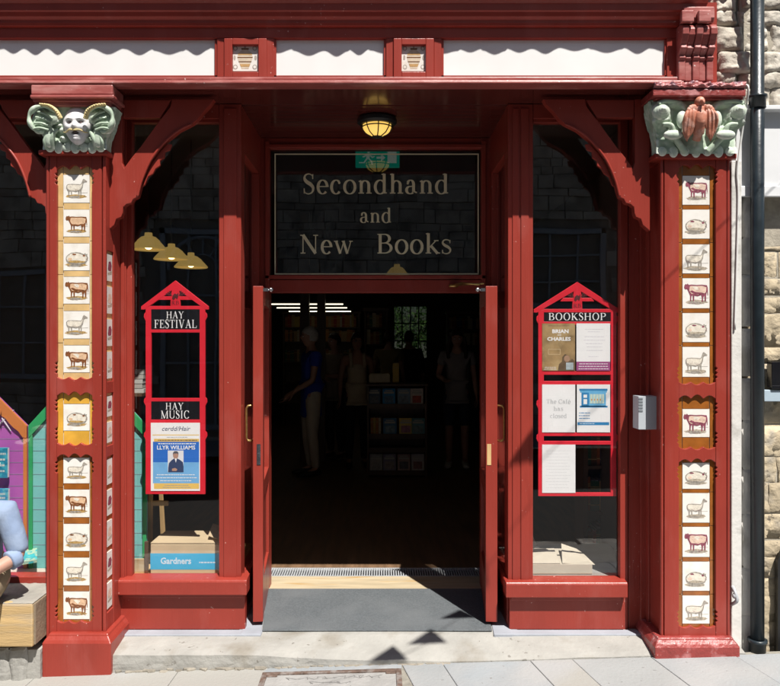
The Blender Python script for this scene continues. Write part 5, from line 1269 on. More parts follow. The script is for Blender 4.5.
for k in range(4):
    a = PI/4*k+.1; m.tube([(xc+r_*math.cos(a)*s_, yc+r_*math.sin(a)*s_, zc+z_) for s_, r_, z_ in ((1, .099, -.044), (1, .092, -.07), (1, .070, -.098), (1, .035, -.117), (-1, .0, -.120), (-1, .035, -.117), (-1, .070, -.098), (-1, .092, -.07), (-1, .099, -.044))], .0036, 6)
for r_, z_ in ((.095, -.062), (.030, -.119)): m.tube([(xc+r_*math.cos(2*PI*i/28), yc+r_*math.sin(2*PI*i/28), zc+z_) for i in range(29)], .0036, 6, caps=False)
m.build('cage', BLACK, lm, smooth=True)
# hanging exit sign just inside the transom
ex_ = thing('exit_sign', (X(377.5, 1.2), 1.2, Z(167, 1.2)), 'green emergency exit sign with a running figure behind the lettered transom glass', 'sign')
y = 1.2; m = MB(); m.box(X(355.5, y), X(399.5, y), y, y+.03, Z(167, y), Z(148.2, y)); o = m.build('panel', mat('lit_green_sign', (.0, .30, .20), .4, .02, 5, emit=(.0, .36, .24), estr=.28), ex_, bevel=.003, fixn=True)
pg = MB(); yy = y-.001
T = lambda pl: pg.flat([(X(a, y), Z(b, y)) for a, b in pl], yy, 0)
rect(pg, 387.5, 396.5, 149.6, 163, y, 0, yy)
T([(368.6+1.3*math.cos(2*PI*i/12), 152+1.5*math.sin(2*PI*i/12)) for i in range(12)])
for k, pl in enumerate(([(366.6, 153.8), (370.2, 153.8), (369.4, 158.6), (366.2, 158.4)], [(366.2, 158.3), (368, 158.5), (364.4, 163.2), (359, 163.2), (359, 162), (363.6, 162)], [(367.8, 158.4), (369.6, 158.4), (372.6, 161.4), (372.8, 164.6), (371.4, 164.6), (371, 162)], [(366.8, 154), (367.2, 155.6), (363.4, 157.6), (362, 156.8)], [(369.8, 154), (372.4, 156.6), (374.6, 155.8), (375, 156.8), (372.2, 158.2), (369.6, 155.8)])):
    yy = y-.0012-.0003*k; T(pl)
yy = y-.001; T([(376.5, 156.5), (381, 156.5), (381, 154), (385.6, 157.6), (381, 161.2), (381, 158.7), (376.5, 158.7)])
pg.build('pictogram', mat('lit_white_sign', (.75, .8, .75), .4, 0, emit=(.8, 1, .85), estr=.16), o)
for a in (362, 393):
    m = MB(); m.tube([(X(a, y), y+.015, Z(148.2, y)), (X(a, y), y+.015, 3.5)], .003, 6); m.build('hanger', STEEL, ex_)
# ================================================================ INSIDE THE SHOP
rnd = random.Random(42)
def S_(y): return S/(1+y/D)
BOOKC = [('orange', (.50, .20, .05)), ('rust', (.32, .09, .03)), ('tan', (.45, .30, .14)), ('red', (.40, .04, .03)), ('cream', (.55, .48, .34)), ('dark green', (.04, .12, .07)), ('navy', (.03, .05, .14)), ('brown', (.16, .08, .04)), ('yellow', (.55, .38, .08))]
_bm = {}
def book_mesh(ci):
    if ci not in _bm:
        m = MB(); m.box(0, 1, 0, .16, 0, 1, 0); m.box(.12, .88, .003, .158, -.0, 1.004, 1)
        for z in (.18, .72, .78): m.box(-.01, 1.01, -.0008, .002, z, z+.03, 2)
        o = m.build('book', [mat('book_cloth_%s' % BOOKC[ci][0].replace(' ', '_'), BOOKC[ci][1], .6, .12, 30), PAPER, mat('spine_band', (.50, .36, .14), .5, .1, 40)], local=True)
        _bm[ci] = o.data; bpy.data.objects.remove(o)
    return _bm[ci]
ORD = ['first', 'second', 'third', 'fourth', 'fifth', 'sixth', 'seventh', 'eighth', 'ninth', 'tenth', 'eleventh', 'twelfth', 'thirteenth', 'fourteenth', 'fifteenth', 'sixteenth', 'seventeenth', 'eighteenth', 'nineteenth', 'twentieth', 'twenty-first', 'twenty-second', 'twenty-third', 'twenty-fourth', 'twenty-fifth', 'twenty-sixth', 'twenty-seventh', 'twenty-eighth', 'twenty-ninth', 'thirtieth']
def bookrow(x0, x1, y, z, hmax, where, group, colours, wmin=.035, wmax=.065):
    x = x0; k = 0
    while x < x1-wmax and k < 30:
        w_ = rnd.uniform(wmin, wmax); h_ = hmax*rnd.uniform(.78, 1.0); ci = rnd.choice(colours)
        o = bpy.data.objects.new('book', book_mesh(ci)); COL.objects.link(o); o.location = (x, y+rnd.uniform(0, .015), z); o.scale = (w_-.002, 1, h_)
        tag(o, '%s book, %s along %s' % (BOOKC[ci][0], ORD[k], where), 'book', group)
        x += w_+(.05 if rnd.random() < .06 else 0); k += 1
def bookcase(x0, x1, y, zs, top, label, group):
    t = thing('bookcase', ((x0+x1)/2, y, FL), label, 'bookcase', group)
    for a in (x0-.03, x1): m = MB(); m.box(a, a+.03, y, y+.24, FL, top); m.build('side_panel', WOODD, t)
    m = MB(); m.box(x0, x1, y+.225, y+.238, FL, top); m.build('back_panel', WOODD, t)
    for z in zs: m = MB(); m.box(x0+.0005, x1-.0005, y+.005, y+.224, z-.025, z); m.build('shelf', WOODD, t)
    m = MB(); m.box(x0-.05, x1+.05, y-.02, y+.25, top, top+.05); m.build('cornice', WOODD, t)
yb = 10.4; s_ = S_(yb); zz = lambda py: EYE+(CY-py)/s_
bookcase(-1.86, -.42, yb, [.5, .9, 1.3, zz(341.5), zz(327)], zz(314), 'tall dark bookcase of orange spines at the back left of the shop', 'bookcases inside the shop')
bookrow(-1.85, -.43, yb+.02, zz(327), .25, 'the top shelf of the back left bookcase', 'books in the back bookcase', [0, 0, 1, 2, 3, 4, 8])
bookrow(-1.85, -.43, yb+.02, zz(341.5), .25, 'the second shelf of the back left bookcase', 'books in the back bookcase', [0, 0, 1, 2, 2, 4, 7])
bookrow(-1.85, -.43, yb+.02, 1.3, .25, 'the third shelf of the back left bookcase', 'books in the back bookcase', [1, 2, 5, 6, 7])
yb = 9.2; s_ = S_(yb); zz = lambda py: EYE+(CY-py)/s_
bookcase((449-CX)/s_, (481-CX)/s_, yb, [.5, .9, 1.3, zz(345), zz(329)], zz(314), 'tall dim bookcase at the back right, beside the rear window', 'bookcases inside the shop')
for py, nm in ((329, 'top'), (345, 'second')):
    bookrow((449-CX)/s_+.01, (481-CX)/s_-.01, yb+.02, zz(py), .24, 'the %s shelf of the back right bookcase' % nm, 'books in the back right bookcase', [2, 4, 7, 1, 6])
yb = 8.2; s_ = S_(yb); zz = lambda py: EYE+(CY-py)/s_
bookcase((366-CX)/s_, (386-CX)/s_, yb, [.5, .9, 1.3, zz(344), zz(327)], zz(311), 'narrow dark bookcase left of the rear window', 'bookcases inside the shop')
for py, nm in ((327, 'top'), (344, 'second')):
    bookrow((366-CX)/s_+.01, (386-CX)/s_-.01, yb+.02, zz(py), .24, 'the %s shelf of the narrow bookcase' % nm, 'books in the narrow bookcase', [7, 2, 5, 1, 4])
# strip lights over the bookcases, and the dark posts in front of them
TUBE = mat('lit_strip_tube', (.9, .9, .8), .4, 0, emit=(1.0, .90, .66), estr=1.8)
for i, (y, lb) in enumerate(((6.6, 'nearest'), (7.9, 'middle'), (9.5, 'farthest'))):
    t = thing('strip_light', (-1.05, y, 2.25), 'lit fluorescent strip lamp under the shop ceiling, %s of the three rows' % lb, 'lamp', 'strip lights in the shop')
    m = MB(); m.tube([(-1.66, y, 2.245), (-.53, y, 2.245)], .0075, 8); m.build('tube', TUBE, t)
    m = MB(); m.box(-1.70, -.49, y-.03, y+.03, 2.265, 2.30); m.build('housing', BLACK, t)
    for x in (-1.5, -.7): m = MB(); m.tube([(x, y, 2.3), (x, y, 3.5)], .004, 6); m.build('wire', BLACK, t)
for (a, b, w_) in ((300, 309, 'left'), (317, 325, 'right')):
    y = 6.2; m = MB(); m.box(X(a, y), X(b, y), y, y+.12, FL, 3.5); m.box(X(a, y)-.02, X(b, y)+.02, y-.02, y+.14, 3.2, 3.3)
    tag(m.build('post', WOODD), '%s hand one of two dark timber posts standing before the strip lights' % w_, 'post', 'timber posts inside the shop')
# bookshelf standing end-on in the right bay
yb = 1.15
bookcase(X(588, yb), X(628, yb), yb, [Z(560, yb), Z(512, yb), Z(466, yb), Z(420, yb)], Z(380, yb), 'dark bookcase seen deep inside the right window', 'bookcases inside the shop')
for zpy, nm in ((560, 'bottom'), (512, 'second lowest'), (466, 'third lowest'), (420, 'top')):
    bookrow(X(588, yb)+.004, X(628, yb), yb+.03, Z(zpy, yb), .24, 'the %s shelf of the right window bookcase' % nm, 'books in the right bay', [1, 3, 5, 6, 7, 2], .022, .045)
# ---------------------------------------------------------------- display stand of paperbacks in the doorway
yd = 5.0; s_ = S_(yd); zf = lambda py: EYE+(CY-py)/s_; xf = lambda px: (px-CX)/s_
ds = thing('book_stand', (xf(396), yd, FL), 'dark wooden display stand of face-out paperbacks standing inside the doorway', 'book stand')
xa, xb = xf(367), xf(427)
for a in (xa, xb-.025): m = MB(); m.box(a, a+.025, yd-.02, yd+.36, FL, zf(386)); m.build('side_panel', WOODD, ds, bevel=.003, fixn=True)
m = MB(); m.box(xa+.026, xb-.026, yd+.33, yd+.345, FL+.05, zf(386)); m.build('back_panel', WOODD, ds)
for py in (405, 435, 449, 471.5): m = MB(); m.box(xa+.026, xb-.026, yd, yd+.329, zf(py)-.03, zf(py)); m.box(xa+.026, xb-.026, yd-.015, yd-.001, zf(py)-.045, zf(py)+.015); m.build('shelf', WOODD, ds)
m = MB(); m.box(xa-.01, xb+.01, yd-.03, yd+.37, zf(386)+.0005, zf(386)+.025); m.build('top_board', WOODD, ds, bevel=.003, fixn=True)
def faceout(cx_, py0, py1, w_, col, label, grp, col2=None):
    col = tuple(min(.8, c*1.5) for c in col); m = MB(); h_ = zf(py0)-zf(py1); z0 = zf(py1)+.001; y0 = yd+.03
    vs = []
    for dy in (0, .018):
        for x, z in ((cx_-w_/2, 0), (cx_+w_/2, 0), (cx_+w_/2, h_), (cx_-w_/2, h_)): vs.append((x, y0+dy+z*.22, z0+z))
    m.add(vs, [(0, 1, 2, 3), (7, 6, 5, 4), (0, 4, 5, 1), (1, 5, 6, 2), (2, 6, 7, 3), (3, 7, 4, 0)], 0)
    q = lambda a, b, c, d, mi: m.add([(cx_+w_*a, y0-.001+h_*c*.22, z0+h_*c), (cx_+w_*b, y0-.001+h_*c*.22, z0+h_*c), (cx_+w_*b, y0-.001+h_*d*.22, z0+h_*d), (cx_+w_*a, y0-.001+h_*d*.22, z0+h_*d)], [(0, 1, 2, 3)], mi)
    q(-.4, .4, .68, .80, 1); q(-.3, .3, .84, .90, 1); q(-.35, .35, .12, .55, 2)
    c2 = col2 or tuple(min(.8, c*.5+.12) for c in col)
    tag(m.build('paperback', [mat('cover_%d%d%d' % tuple(int(c*99) for c in col), col, .35, .15, 30), mat('cover_title_pale', (.55, .55, .5), .4, 0), mat('cover_art_%d%d%d' % tuple(int(c*99) for c in c2), c2, .35, .35, 26)], fixn=True), label, 'book', grp)
g_ = 'paperbacks on the display stand'
for (px, col, nm, c2) in ((374, (.06, .10, .16), 'slate blue', None), (389, (.02, .20, .44), 'bright blue', None), (404, (.16, .26, .36), 'pale blue', None), (417, (.55, .48, .44), 'white', (.5, .08, .05))): faceout(xf(px), 389, 405, .155, col, '%s paperback facing out on the top shelf of the stand' % nm, g_, c2)
for (px, col, nm, c2) in ((390, (.05, .16, .30), 'wide blue', (.22, .34, .42)), (406, (.55, .42, .12), 'yellow', (.45, .2, .28)), (418.5, (.08, .22, .26), 'teal', None)): faceout(xf(px), 419, 435, .165, col, '%s paperback facing out on the middle shelf of the stand' % nm, g_, c2)
for (px, col, nm, c2) in ((376, (.28, .28, .26), 'stone grey', None), (389.5, (.20, .18, .24), 'dusky violet', (.35, .3, .3)), (404, (.32, .22, .20), 'faded pink', (.1, .1, .12)), (418, (.36, .34, .34), 'silver grey', (.3, .12, .1))): faceout(xf(px), 455, 471.5, .155, col, '%s paperback facing out on the bottom shelf of the stand' % nm, g_, c2)
for k, ci in enumerate((0, 8, 0, 4)):
    o = bpy.data.objects.new('book', book_mesh(ci)); COL.objects.link(o); o.location = (xf(370.5)+k*.033, yd+.04, zf(435)+.001); o.scale = (.030, 1, .20)
    tag(o, '%s spine, %s from the left end of the middle stand shelf' % (BOOKC[ci][0], ORD[k]), 'book', g_)
m = MB(); m.box(xf(369), xf(390), yd+.06, yd+.22, zf(385.4)+.03, zf(375)); m.box(xf(369)+.012, xf(390)-.012, yd+.07, yd+.21, zf(375), zf(374)); tag(m.build('card_tray', mat('pale_card', (.50, .44, .32), .8, .1, 20), bevel=.003, fixn=True), 'pale card tray on top of the display stand', 'tray')
o = bpy.data.objects.new('book', book_mesh(8)); COL.objects.link(o); o.location = (xf(393), yd+.1, zf(385.4)+.028); o.scale = (.075, .8, .24); tag(o, 'yellow book standing upright on top of the display stand', 'book')
# ---------------------------------------------------------------- garden behind the rear window
gd = MB(); gd.grid(lambda u, v: (-6+12*u, 12.2+8*v, -.02), 6, 6); tag(gd.build('garden_ground', mat('garden_grass', (.05, .09, .02), .9, .3, 4)), kind='structure')
tr = thing('garden_tree', (.75, 15.2, -.02), 'leafy green tree in the garden, framed by the rear window', 'tree')
m = MB(); m.tube(cat3([(.85, 15.4, -.02), (.88, 15.4, .8), (.80, 15.3, 1.5), (.95, 15.3, 2.4)], 6), [.09-.003*i for i in range(19)], 8); m.build('trunk', WOODD, tr)
for ln in ((.5, .3), (-.5, .2), (.3, -.4)):
    m = MB(); m.tube([(.82, 15.3, 1.4), (.82+ln[0], 15.3+ln[1], 2.2)], (.035, .012), 6); m.build('limb', WOODD, tr)
m = MB()
for i in range(2600):
    cl = rnd.choice([(.2, 15, 2.5, .6), (.9, 15.1, 2.7, .7), (1.6, 15, 2.4, .6), (.75, 14.8, 1.9, .5), (.1, 15.2, 1.9, .5), (1.4, 15.2, 1.8, .5)])
    p = Vector((rnd.gauss(0, 1), rnd.gauss(0, 1), rnd.gauss(0, 1))); p = Vector(cl[:3])+p.normalized()*cl[3]*rnd.random()**.4
    a = Vector((rnd.gauss(0, 1), rnd.gauss(0, 1), rnd.gauss(0, 1))).normalized()*.055; b = a.orthogonal().normalized()*.028
    m.add([p-a, p+b, p+a, p-b], [(0, 1, 2, 3)], rnd.randint(0, 1))
m.build('crown', [mat('leaf_green', (.07, .16, .03), .6, .2, 5), mat('leaf_pale_green', (.14, .26, .06), .6, .2, 5)], tr)
m = MB(); m.box(-3, 4, 17.5, 17.7, 0, 1.7); tag(m.build('garden_wall', SANDG), 'grey stone garden wall far behind the rear window', 'wall')

# ================================================================ PEOPLE
def skinmesh(verts, edges, radii, sub=1, root=0):
    me = bpy.data.meshes.new('s'); me.from_pydata([tuple(v) for v in verts], edges, []); ob = bpy.data.objects.new('s', me); COL.objects.link(ob)
    md = ob.modifiers.new('skin', 'SKIN'); md.use_smooth_shade = True
    sv = me.skin_vertices[0].data
    for i, r in enumerate(radii):
        sv[i].radius = r if isinstance(r, tuple) else (r, r); sv[i].use_root = (i == root)
    if sub: sb = ob.modifiers.new('sub', 'SUBSURF'); sb.levels = sub; sb.render_levels = sub
    dg = bpy.context.evaluated_depsgraph_get(); dg.update()
    out = bpy.data.meshes.new_from_object(ob.evaluated_get(dg)); bpy.data.objects.remove(ob); bpy.data.meshes.remove(me)
    return out
def chain(J, specs):
    """specs: list of chains of (joint, radius); shared joints merge."""
    idx = {}; V_l = []; Rr = []; E = []
    for ch in specs:
        prev = None
        for nm, r in ch:
            if nm not in idx: idx[nm] = len(V_l); V_l.append(J[nm]); Rr.append(r)
            if prev is not None: E.append((prev, idx[nm]))
            prev = idx[nm]
    return skinmesh(V_l, E, Rr, 2)
def head_ball(mb, c, k=1.0, pitch=0.0, yaw=0.0):
    M = Matrix.Rotation(yaw, 3, 'Z') @ Matrix.Rotation(pitch, 3, 'X')
    def fn(d):
        x, y, z = d; r = Vector((x*.074, y*.093, z*.116))
        if z < 0: r.x *= 1+.22*z; r.y *= 1+.10*z
        if y < -.05:
            f = -y
            r.y -= .022*math.exp(-((x/.11)**2+((z+.10)/.13)**2))*f
            r.y -= .010*math.exp(-((x/.10)**2+((z-.05)/.16)**2))*f
            for sg in (-1, 1):
                r.y += .012*math.exp(-(((x-sg*.38)/.16)**2+((z-.06)/.09)**2))
                r.y -= .006*math.exp(-(((x-sg*.38)/.09)**2+((z-.05)/.045)**2))
                r.y -= .005*math.exp(-(((x-sg*.36)/.22)**2+((z-.20)/.06)**2))
            r.y -= .007*math.exp(-((x/.20)**2+((z+.42)/.05)**2)); r.y += .005*math.exp(-((x/.22)**2+((z+.475)/.025)**2)); r.y -= .006*math.exp(-((x/.18)**2+((z+.54)/.05)**2))
            r.y -= .010*math.exp(-((x/.20)**2+((z+.82)/.12)**2))
        for sg in (-1, 1):
            r.x += sg*.014*math.exp(-(((y-.08)/.14)**2+((z+.02)/.22)**2))*(1 if sg*x > .5 else 0)
        return M @ (r*k)
    mb.ball(c, 1, 40, 34, 0, fn)
    return M
def hand(mb, w_, d, lat, curl=.5, k=1.0):
    d = Vector(d).normalized(); lat = Vector(lat); lat = (lat-d*lat.dot(d)).normalized(); n = d.cross(lat); w_ = Vector(w_)
    mb.tube([w_-d*.03*k, w_+d*.02*k, w_+d*.05*k, w_+d*.085*k], [(.026*k, .020*k), (.036*k, .017*k), (.041*k, .016*k), (.038*k, .013*k)], 10) if False else None
    for q in (-1.5, -.5, .5, 1.5):
        mb.tube([w_-d*.02*k+lat*q*.010*k, w_+d*.045*k+lat*q*.018*k, w_+d*.088*k+lat*q*.0195*k], [.015*k, .014*k, .0115*k], 8)
    for q, L_ in ((-1.5, .072), (-.5, .080), (.5, .075), (1.5, .058)):
        p = w_+d*.085*k+lat*q*.0195*k; pts = [p]; dd = d.copy(); a = 0
        for s2 in (.42, .32, .26):
            a += curl*.55; dd = d*math.cos(a)+n*math.sin(a); p = p+dd*L_*s2*k; pts.append(p)
        mb.tube(pts, [.0098*k, .0092*k, .0084*k, .0066*k], 8)
    p = w_+d*.018*k-lat*.026*k
    mb.tube([p, p+(d*.6-lat*.7+n*.3)*.038*k, p+(d*1.1-lat*.85+n*.5)*.055*k, p+(d*1.7-lat*.8+n*.7)*.058*k], [.013*k, .012*k, .0105*k, .008*k], 8)
def remesh(parts, mb, vox):
    bm = bmesh.new()
    for me in parts: bm.from_mesh(me); bpy.data.meshes.remove(me)
    me = bpy.data.meshes.new('j'); bm.to_mesh(me); bm.free()
    mb2 = MB(); mb2.v = [tuple(v.co) for v in me.vertices]; mb2.f = [tuple(p.vertices) for p in me.polygons]; mb2.m = [0]*len(mb2.f); bpy.data.meshes.remove(me)
    b = len(mb2.v); mb2.v += mb.v; mb2.f += [tuple(i+b for i in f) for f in mb.f]; mb2.m += mb.m
    o = mb2.build('tmp', SKINS[0], local=True)
    r = o.modifiers.new('r', 'REMESH'); r.mode = 'VOXEL'; r.voxel_size = vox; r.use_smooth_shade = True
    s2 = o.modifiers.new('s', 'SMOOTH'); s2.factor = .5; s2.iterations = 2
    dg = bpy.context.evaluated_depsgraph_get(); dg.update()
    out = bpy.data.meshes.new_from_object(o.evaluated_get(dg)); bpy.data.objects.remove(o)
    return out
SKINS = [mat('skin_fair', (.48, .27, .20), .5, .06, 14), mat('skin_tanned', (.38, .20, .13), .5, .06, 14)]
def link(name, me, m, parent):
    me.materials.clear(); me.materials.append(m); o = bpy.data.objects.new(name, me); COL.objects.link(o); o.parent = parent
    for p in me.polygons: p.use_smooth = True
    return o
STAND = dict(pelvis=(0, 0, .95), waist=(0, .005, 1.08), chest=(0, .0, 1.26), upper=(0, .015, 1.38), neck=(0, .015, 1.47), headb=(0, -.01, 1.55),
    shL=(.165, .01, 1.405), elL=(.215, .03, 1.13), wrL=(.225, -.06, .90), shR=(-.165, .01, 1.405), elR=(-.215, .03, 1.13), wrR=(-.225, -.06, .90),
    hipL=(.092, 0, .90), knL=(.098, -.015, .50), anL=(.10, .03, .09), hipR=(-.092, 0, .90), knR=(-.098, -.015, .50), anR=(-.10, .03, .09),
    toL=(.115, -.12, .03), toR=(-.115, -.12, .03))
def person(loc, rz, k, label, pose={}, skin=0, top=None, sleeves=1, bottom=None, legs=1, hair=None, hairlen=0, shoes=None, group=None, hat=None, pitch=0, yaw=0, vox=.011, fem=True, curl=.5, handdir=None, straps=False, hem=.10):
    J = dict(STAND); J.update(pose); J = {a: Vector(b) for a, b in J.items()}
    t = thing('person', loc, label, 'person', group, rz); t.scale = (k, k, k)
    for s_ in 'LR':
        J['mA'+s_] = J['sh'+s_].lerp(J['el'+s_], .5); J['mF'+s_] = J['el'+s_].lerp(J['wr'+s_], .4)
        J['mT'+s_] = J['hip'+s_].lerp(J['kn'+s_], .45); J['mC'+s_] = J['kn'+s_].lerp(J['an'+s_], .35)
    f = .94 if fem else 1.0
    def torso(e): return [('pelvis', (.135+e, .110+e)), ('waist', (.118*f+e, .10+e)), ('chest', (.138*f+e, .112+e)), ('upper', (.115*f+e, .085+e))]
    def arm(s_, e, n=5): return ([('upper', .1)]+[('sh'+s_, .056*f+e), ('mA'+s_, .048*f+e), ('el'+s_, .038*f+e), ('mF'+s_, .038*f+e), ('wr'+s_, .024+e)])[:n+1]
    def leg(s_, e, n=5): return [('pelvis', .1)]+[('hip'+s_, .088+e), ('mT'+s_, .080+e), ('kn'+s_, .055+e), ('mC'+s_, .056+e), ('an'+s_, .036+e)][:n]
    b = chain(J, [torso(0)+[('neck', .052), ('headb', .050)], arm('L', 0), arm('R', 0), leg('L', 0)+[('toL', .030)], leg('R', 0)+[('toR', .030)]])
    mb = MB(); hc = J['headb']+Vector((0, -.012, .065)); M = head_ball(mb, tuple(hc), 1.0, pitch, yaw)
    for s_, sg in (('L', 1), ('R', -1)):
        d = (J['wr'+s_]-J['el'+s_]); hand(mb, J['wr'+s_], handdir[s_] if handdir and s_ in handdir else d, (0, -1, .2) if abs(d.normalized().y) < .7 else (sg*-1, 0, .2), curl)
    link('body', remesh([b], mb, vox), SKINS[skin], t)
    # eyes, brows and mouth
    fm = MB()
    def fp(x, z, out): return hc+M @ Vector((x, -.093*math.sqrt(max(0, 1-(x/.074)**2-(z/.116)**2))-out, z))
    for sg in (-1, 1):
        fm.ball(tuple(fp(sg*.028, .006, -.006)), (.0115, .010, .0065), 10, 8, 0); fm.ball(tuple(fp(sg*.028, .006, .0015)), (.0048, .0035, .0048), 8, 6, 1)
        fm.tube([fp(sg*.014, .022, .004), fp(sg*.029, .027, .004), fp(sg*.044, .021, .003)], .003, 6, 1)
    fm.tube([fp(-.022, -.052, .002), fp(0, -.050, .006), fp(.022, -.052, .002)], .0042, 6, 2)
    fm.build('face_features', [LETW, DARKINK, mat('lip_rose', (.36, .12, .10), .5, 0)], t, local=True, smooth=True)
    if top is not None:
        e = .014; n = {0: 0, 1: 2, 2: 3, 3: 4}[sleeves]
        ch = [torso(e)+[('neck', .056)]] if sleeves else [torso(e)]
        if n: ch += [arm('L', e+.004, n), arm('R', e+.004, n)]
        J2 = dict(J); J['neck'] = J['upper'].lerp(J['neck'], .45) if sleeves else J['neck']
        if hem: J['hem'] = J['pelvis']+Vector((0, 0, -hem)); J['hem2'] = J['pelvis']+Vector((0, 0, -hem-.06)); ch[0] = [('pelvis', (.138+e, .114+e)), ('hem', (.150+e, .122+e)), ('hem2', (.150+e, .122+e))]; ch.insert(1, torso(e)+([('neck', .056)] if sleeves else []))
        sh = chain(J, ch); J = J2
        shirt = link('shirt' if sleeves else 'vest_top', sh, top, t)
        if straps or not sleeves:
            m = MB()
            for sg in (-1, 1): m.tube(cat3([tuple(J['chest']+Vector((sg*.085, -.12, .03))), tuple(J['upper']+Vector((sg*.085, -.08, .04))), tuple(J['upper']+Vector((sg*.085, .0, .085))), tuple(J['chest']+Vector((sg*.085, .11, .06)))], 6), [(.022, .007)]*19, 8)
            m.build('shoulder_strap', top, t, local=True, smooth=True)
    if bottom is not None:
        e = .012; n = 5 if legs else 3
        link('trousers' if legs else 'shorts', chain(J, [[('waist', .118+e), ('pelvis', (.138+e, .113+e))], leg('L', e, n), leg('R', e, n)] if False else [[('pelvis', (.138+e, .113+e)), ('waist', (.112*f+e, .094+e))], leg('L', e, n), leg('R', e, n)]), bottom, t)
    for s_ in 'LR':
        if shoes is not None:
            a, to = J['an'+s_], J['to'+s_]; m = MB()
            m.tube([tuple(a+Vector((0, .055, -.045))), tuple(a+Vector((0, .02, -.030))), tuple(a.lerp(to, .5)+Vector((0, 0, -.012))), tuple(to+Vector((0, -.03, .006))), tuple(to+Vector((0, -.075, .0)))], [(.030, .030), (.042, .044), (.044, .036), (.044, .026), (.026, .016)], 12)
            m.build('shoe', shoes, t, local=True, smooth=True)
    if hair is not None:
        m = MB()
        def hf(d):
            x, y, z = d; q = Vector((x*.084, y*.104+.008, z*.126+.004))
            front = y < -.25 and z < .42-.25*abs(x)
            if front: q = Vector((x*.060, y*.070, z*.09))
            elif z < -.15 and hairlen < 1: q *= max(.55, 1+.5*(z+.15))
            n_ = noise.noise(Vector((x*4, y*4, z*2))); return M @ (q*(1+.05*n_))
        m.ball(tuple(hc), 1, 36, 28, 0, hf)
        if hairlen >= 1:
            for sg in (-1, 1):
                for q in range(4):
                    p = hc+M @ Vector((sg*(.060+.008*q), .035-.030*q*.6, .02)); m.tube(cat3([tuple(p), tuple(p+Vector((sg*.02, .0, -.10))), tuple(p+Vector((sg*.03, -.03, -.20*hairlen))), tuple(p+Vector((sg*.02, -.05, -.27*hairlen)))], 5), [.024]*6+[.026]*5+[.020]*4+[.008], 8)
        m.build('hair', hair, t, local=True, smooth=True)
    if hat is not None:
        m = MB(); c_ = hc+M @ Vector((0, .005, .055))
        m.lathe([(.0, .105), (.05, .108), (.078, .098), (.090, .060), (.094, .006), (.130, -.004), (.165, .0), (.178, .010), (.178, .006), (.165, -.006), (.130, -.010), (.094, -.004)], tuple(c_), 36, sy=1.12); m.build('hat', hat, t, local=True, smooth=True)
    return t
fabric = lambda n, c, r=.85: mat(n, c, r, .08, 18, .1, 300)
GRP = 'customers inside the shop'
def at(px, y): return (X(px, y), y, FL)
GREYH = mat('white_hair', (.55, .53, .50), .7, .15, 40); DKH = mat('dark_brown_hair', (.035, .02, .014), .5, .2, 40); BRH = mat('brown_hair', (.10, .055, .03), .5, .2, 40)
person(at(311, 5.1), R(-68), 1.06, 'white haired woman in a royal blue tunic and cream cropped trousers', dict(wrR=(-.20, -.20, .92), elR=(-.22, .04, 1.12), elL=(.20, -.04, 1.12), wrL=(.19, -.26, 1.0)), 0, fabric('royal_blue_cotton', (.02, .05, .42)), 1, fabric('cream_cotton', (.55, .50, .42)), 1, GREYH, .5, BLACK, GRP, hem=.22)
person(at(335, 6.4), R(-40), 1.02, 'dark haired person in a beige shirt with folded arms behind the woman in blue', dict(elL=(.25, -.05, 1.14), wrL=(-.05, -.22, 1.16), elR=(-.25, -.05, 1.14), wrR=(.06, -.25, 1.12)), 0, fabric('beige_cotton', (.34, .27, .20)), 2, fabric('charcoal_cotton', (.03, .03, .035)), 1, DKH, .4, BLACK, GRP, handdir=None)
person(at(357, 5.7), R(8), 1.02, 'woman in a pale sleeveless vest top and dark trousers left of the book stand', dict(), 1, fabric('pale_vest_cotton', (.50, .42, .30)), 0, fabric('black_cotton', (.012, .012, .014)), 1, DKH, .5, BLACK, GRP)
person(at(389, 7.6), R(165), 1.05, 'person in a mustard top standing behind the book stand, back to the street', dict(elL=(.24, .0, 1.14), wrL=(.17, -.20, 1.16)), 0, fabric('mustard_cotton', (.30, .22, .10)), 1, fabric('brown_trousers', (.06, .04, .03)), 1, DKH, .3, BLACK, GRP)
person(at(409, 8.6), R(180), 1.05, 'dark figure in black clothes standing beside the rear window', dict(), 0, fabric('black_wool', (.014, .013, .016)), 3, fabric('black_denim', (.012, .012, .015)), 1, DKH, .3, BLACK, GRP)
person(at(457, 5.7), R(-6), 1.05, 'young woman with long dark hair, grey T-shirt and denim shorts right of the stand', dict(elR=(-.24, .06, 1.14), wrR=(-.14, -.14, 1.10), wrL=(.24, -.05, .90)), 0, fabric('grey_marl_cotton', (.30, .28, .29)), 1, fabric('dark_denim', (.035, .045, .08)), 0, DKH, 1.0, fabric('white_trainers', (.55, .54, .52)), GRP, pitch=R(10))
bg_ = MB(); c = Vector(at(457, 5.7)); bg_.tube(cat3([(c.x+.12, c.y-.13, 1.10), (c.x+.15, c.y-.06, 1.50), (c.x+.14, c.y+.10, 1.42), (c.x+.12, c.y+.17, 1.1)], 6), [(.024, .008)]*19, 8)
bg_.box(c.x-.14, c.x+.16, c.y+.16, c.y+.29, .98, 1.40)
tag(bg_.build('rucksack', BLACK, bevel=.02, fixn=True), 'black rucksack on the back of the young woman with long hair', 'bag')

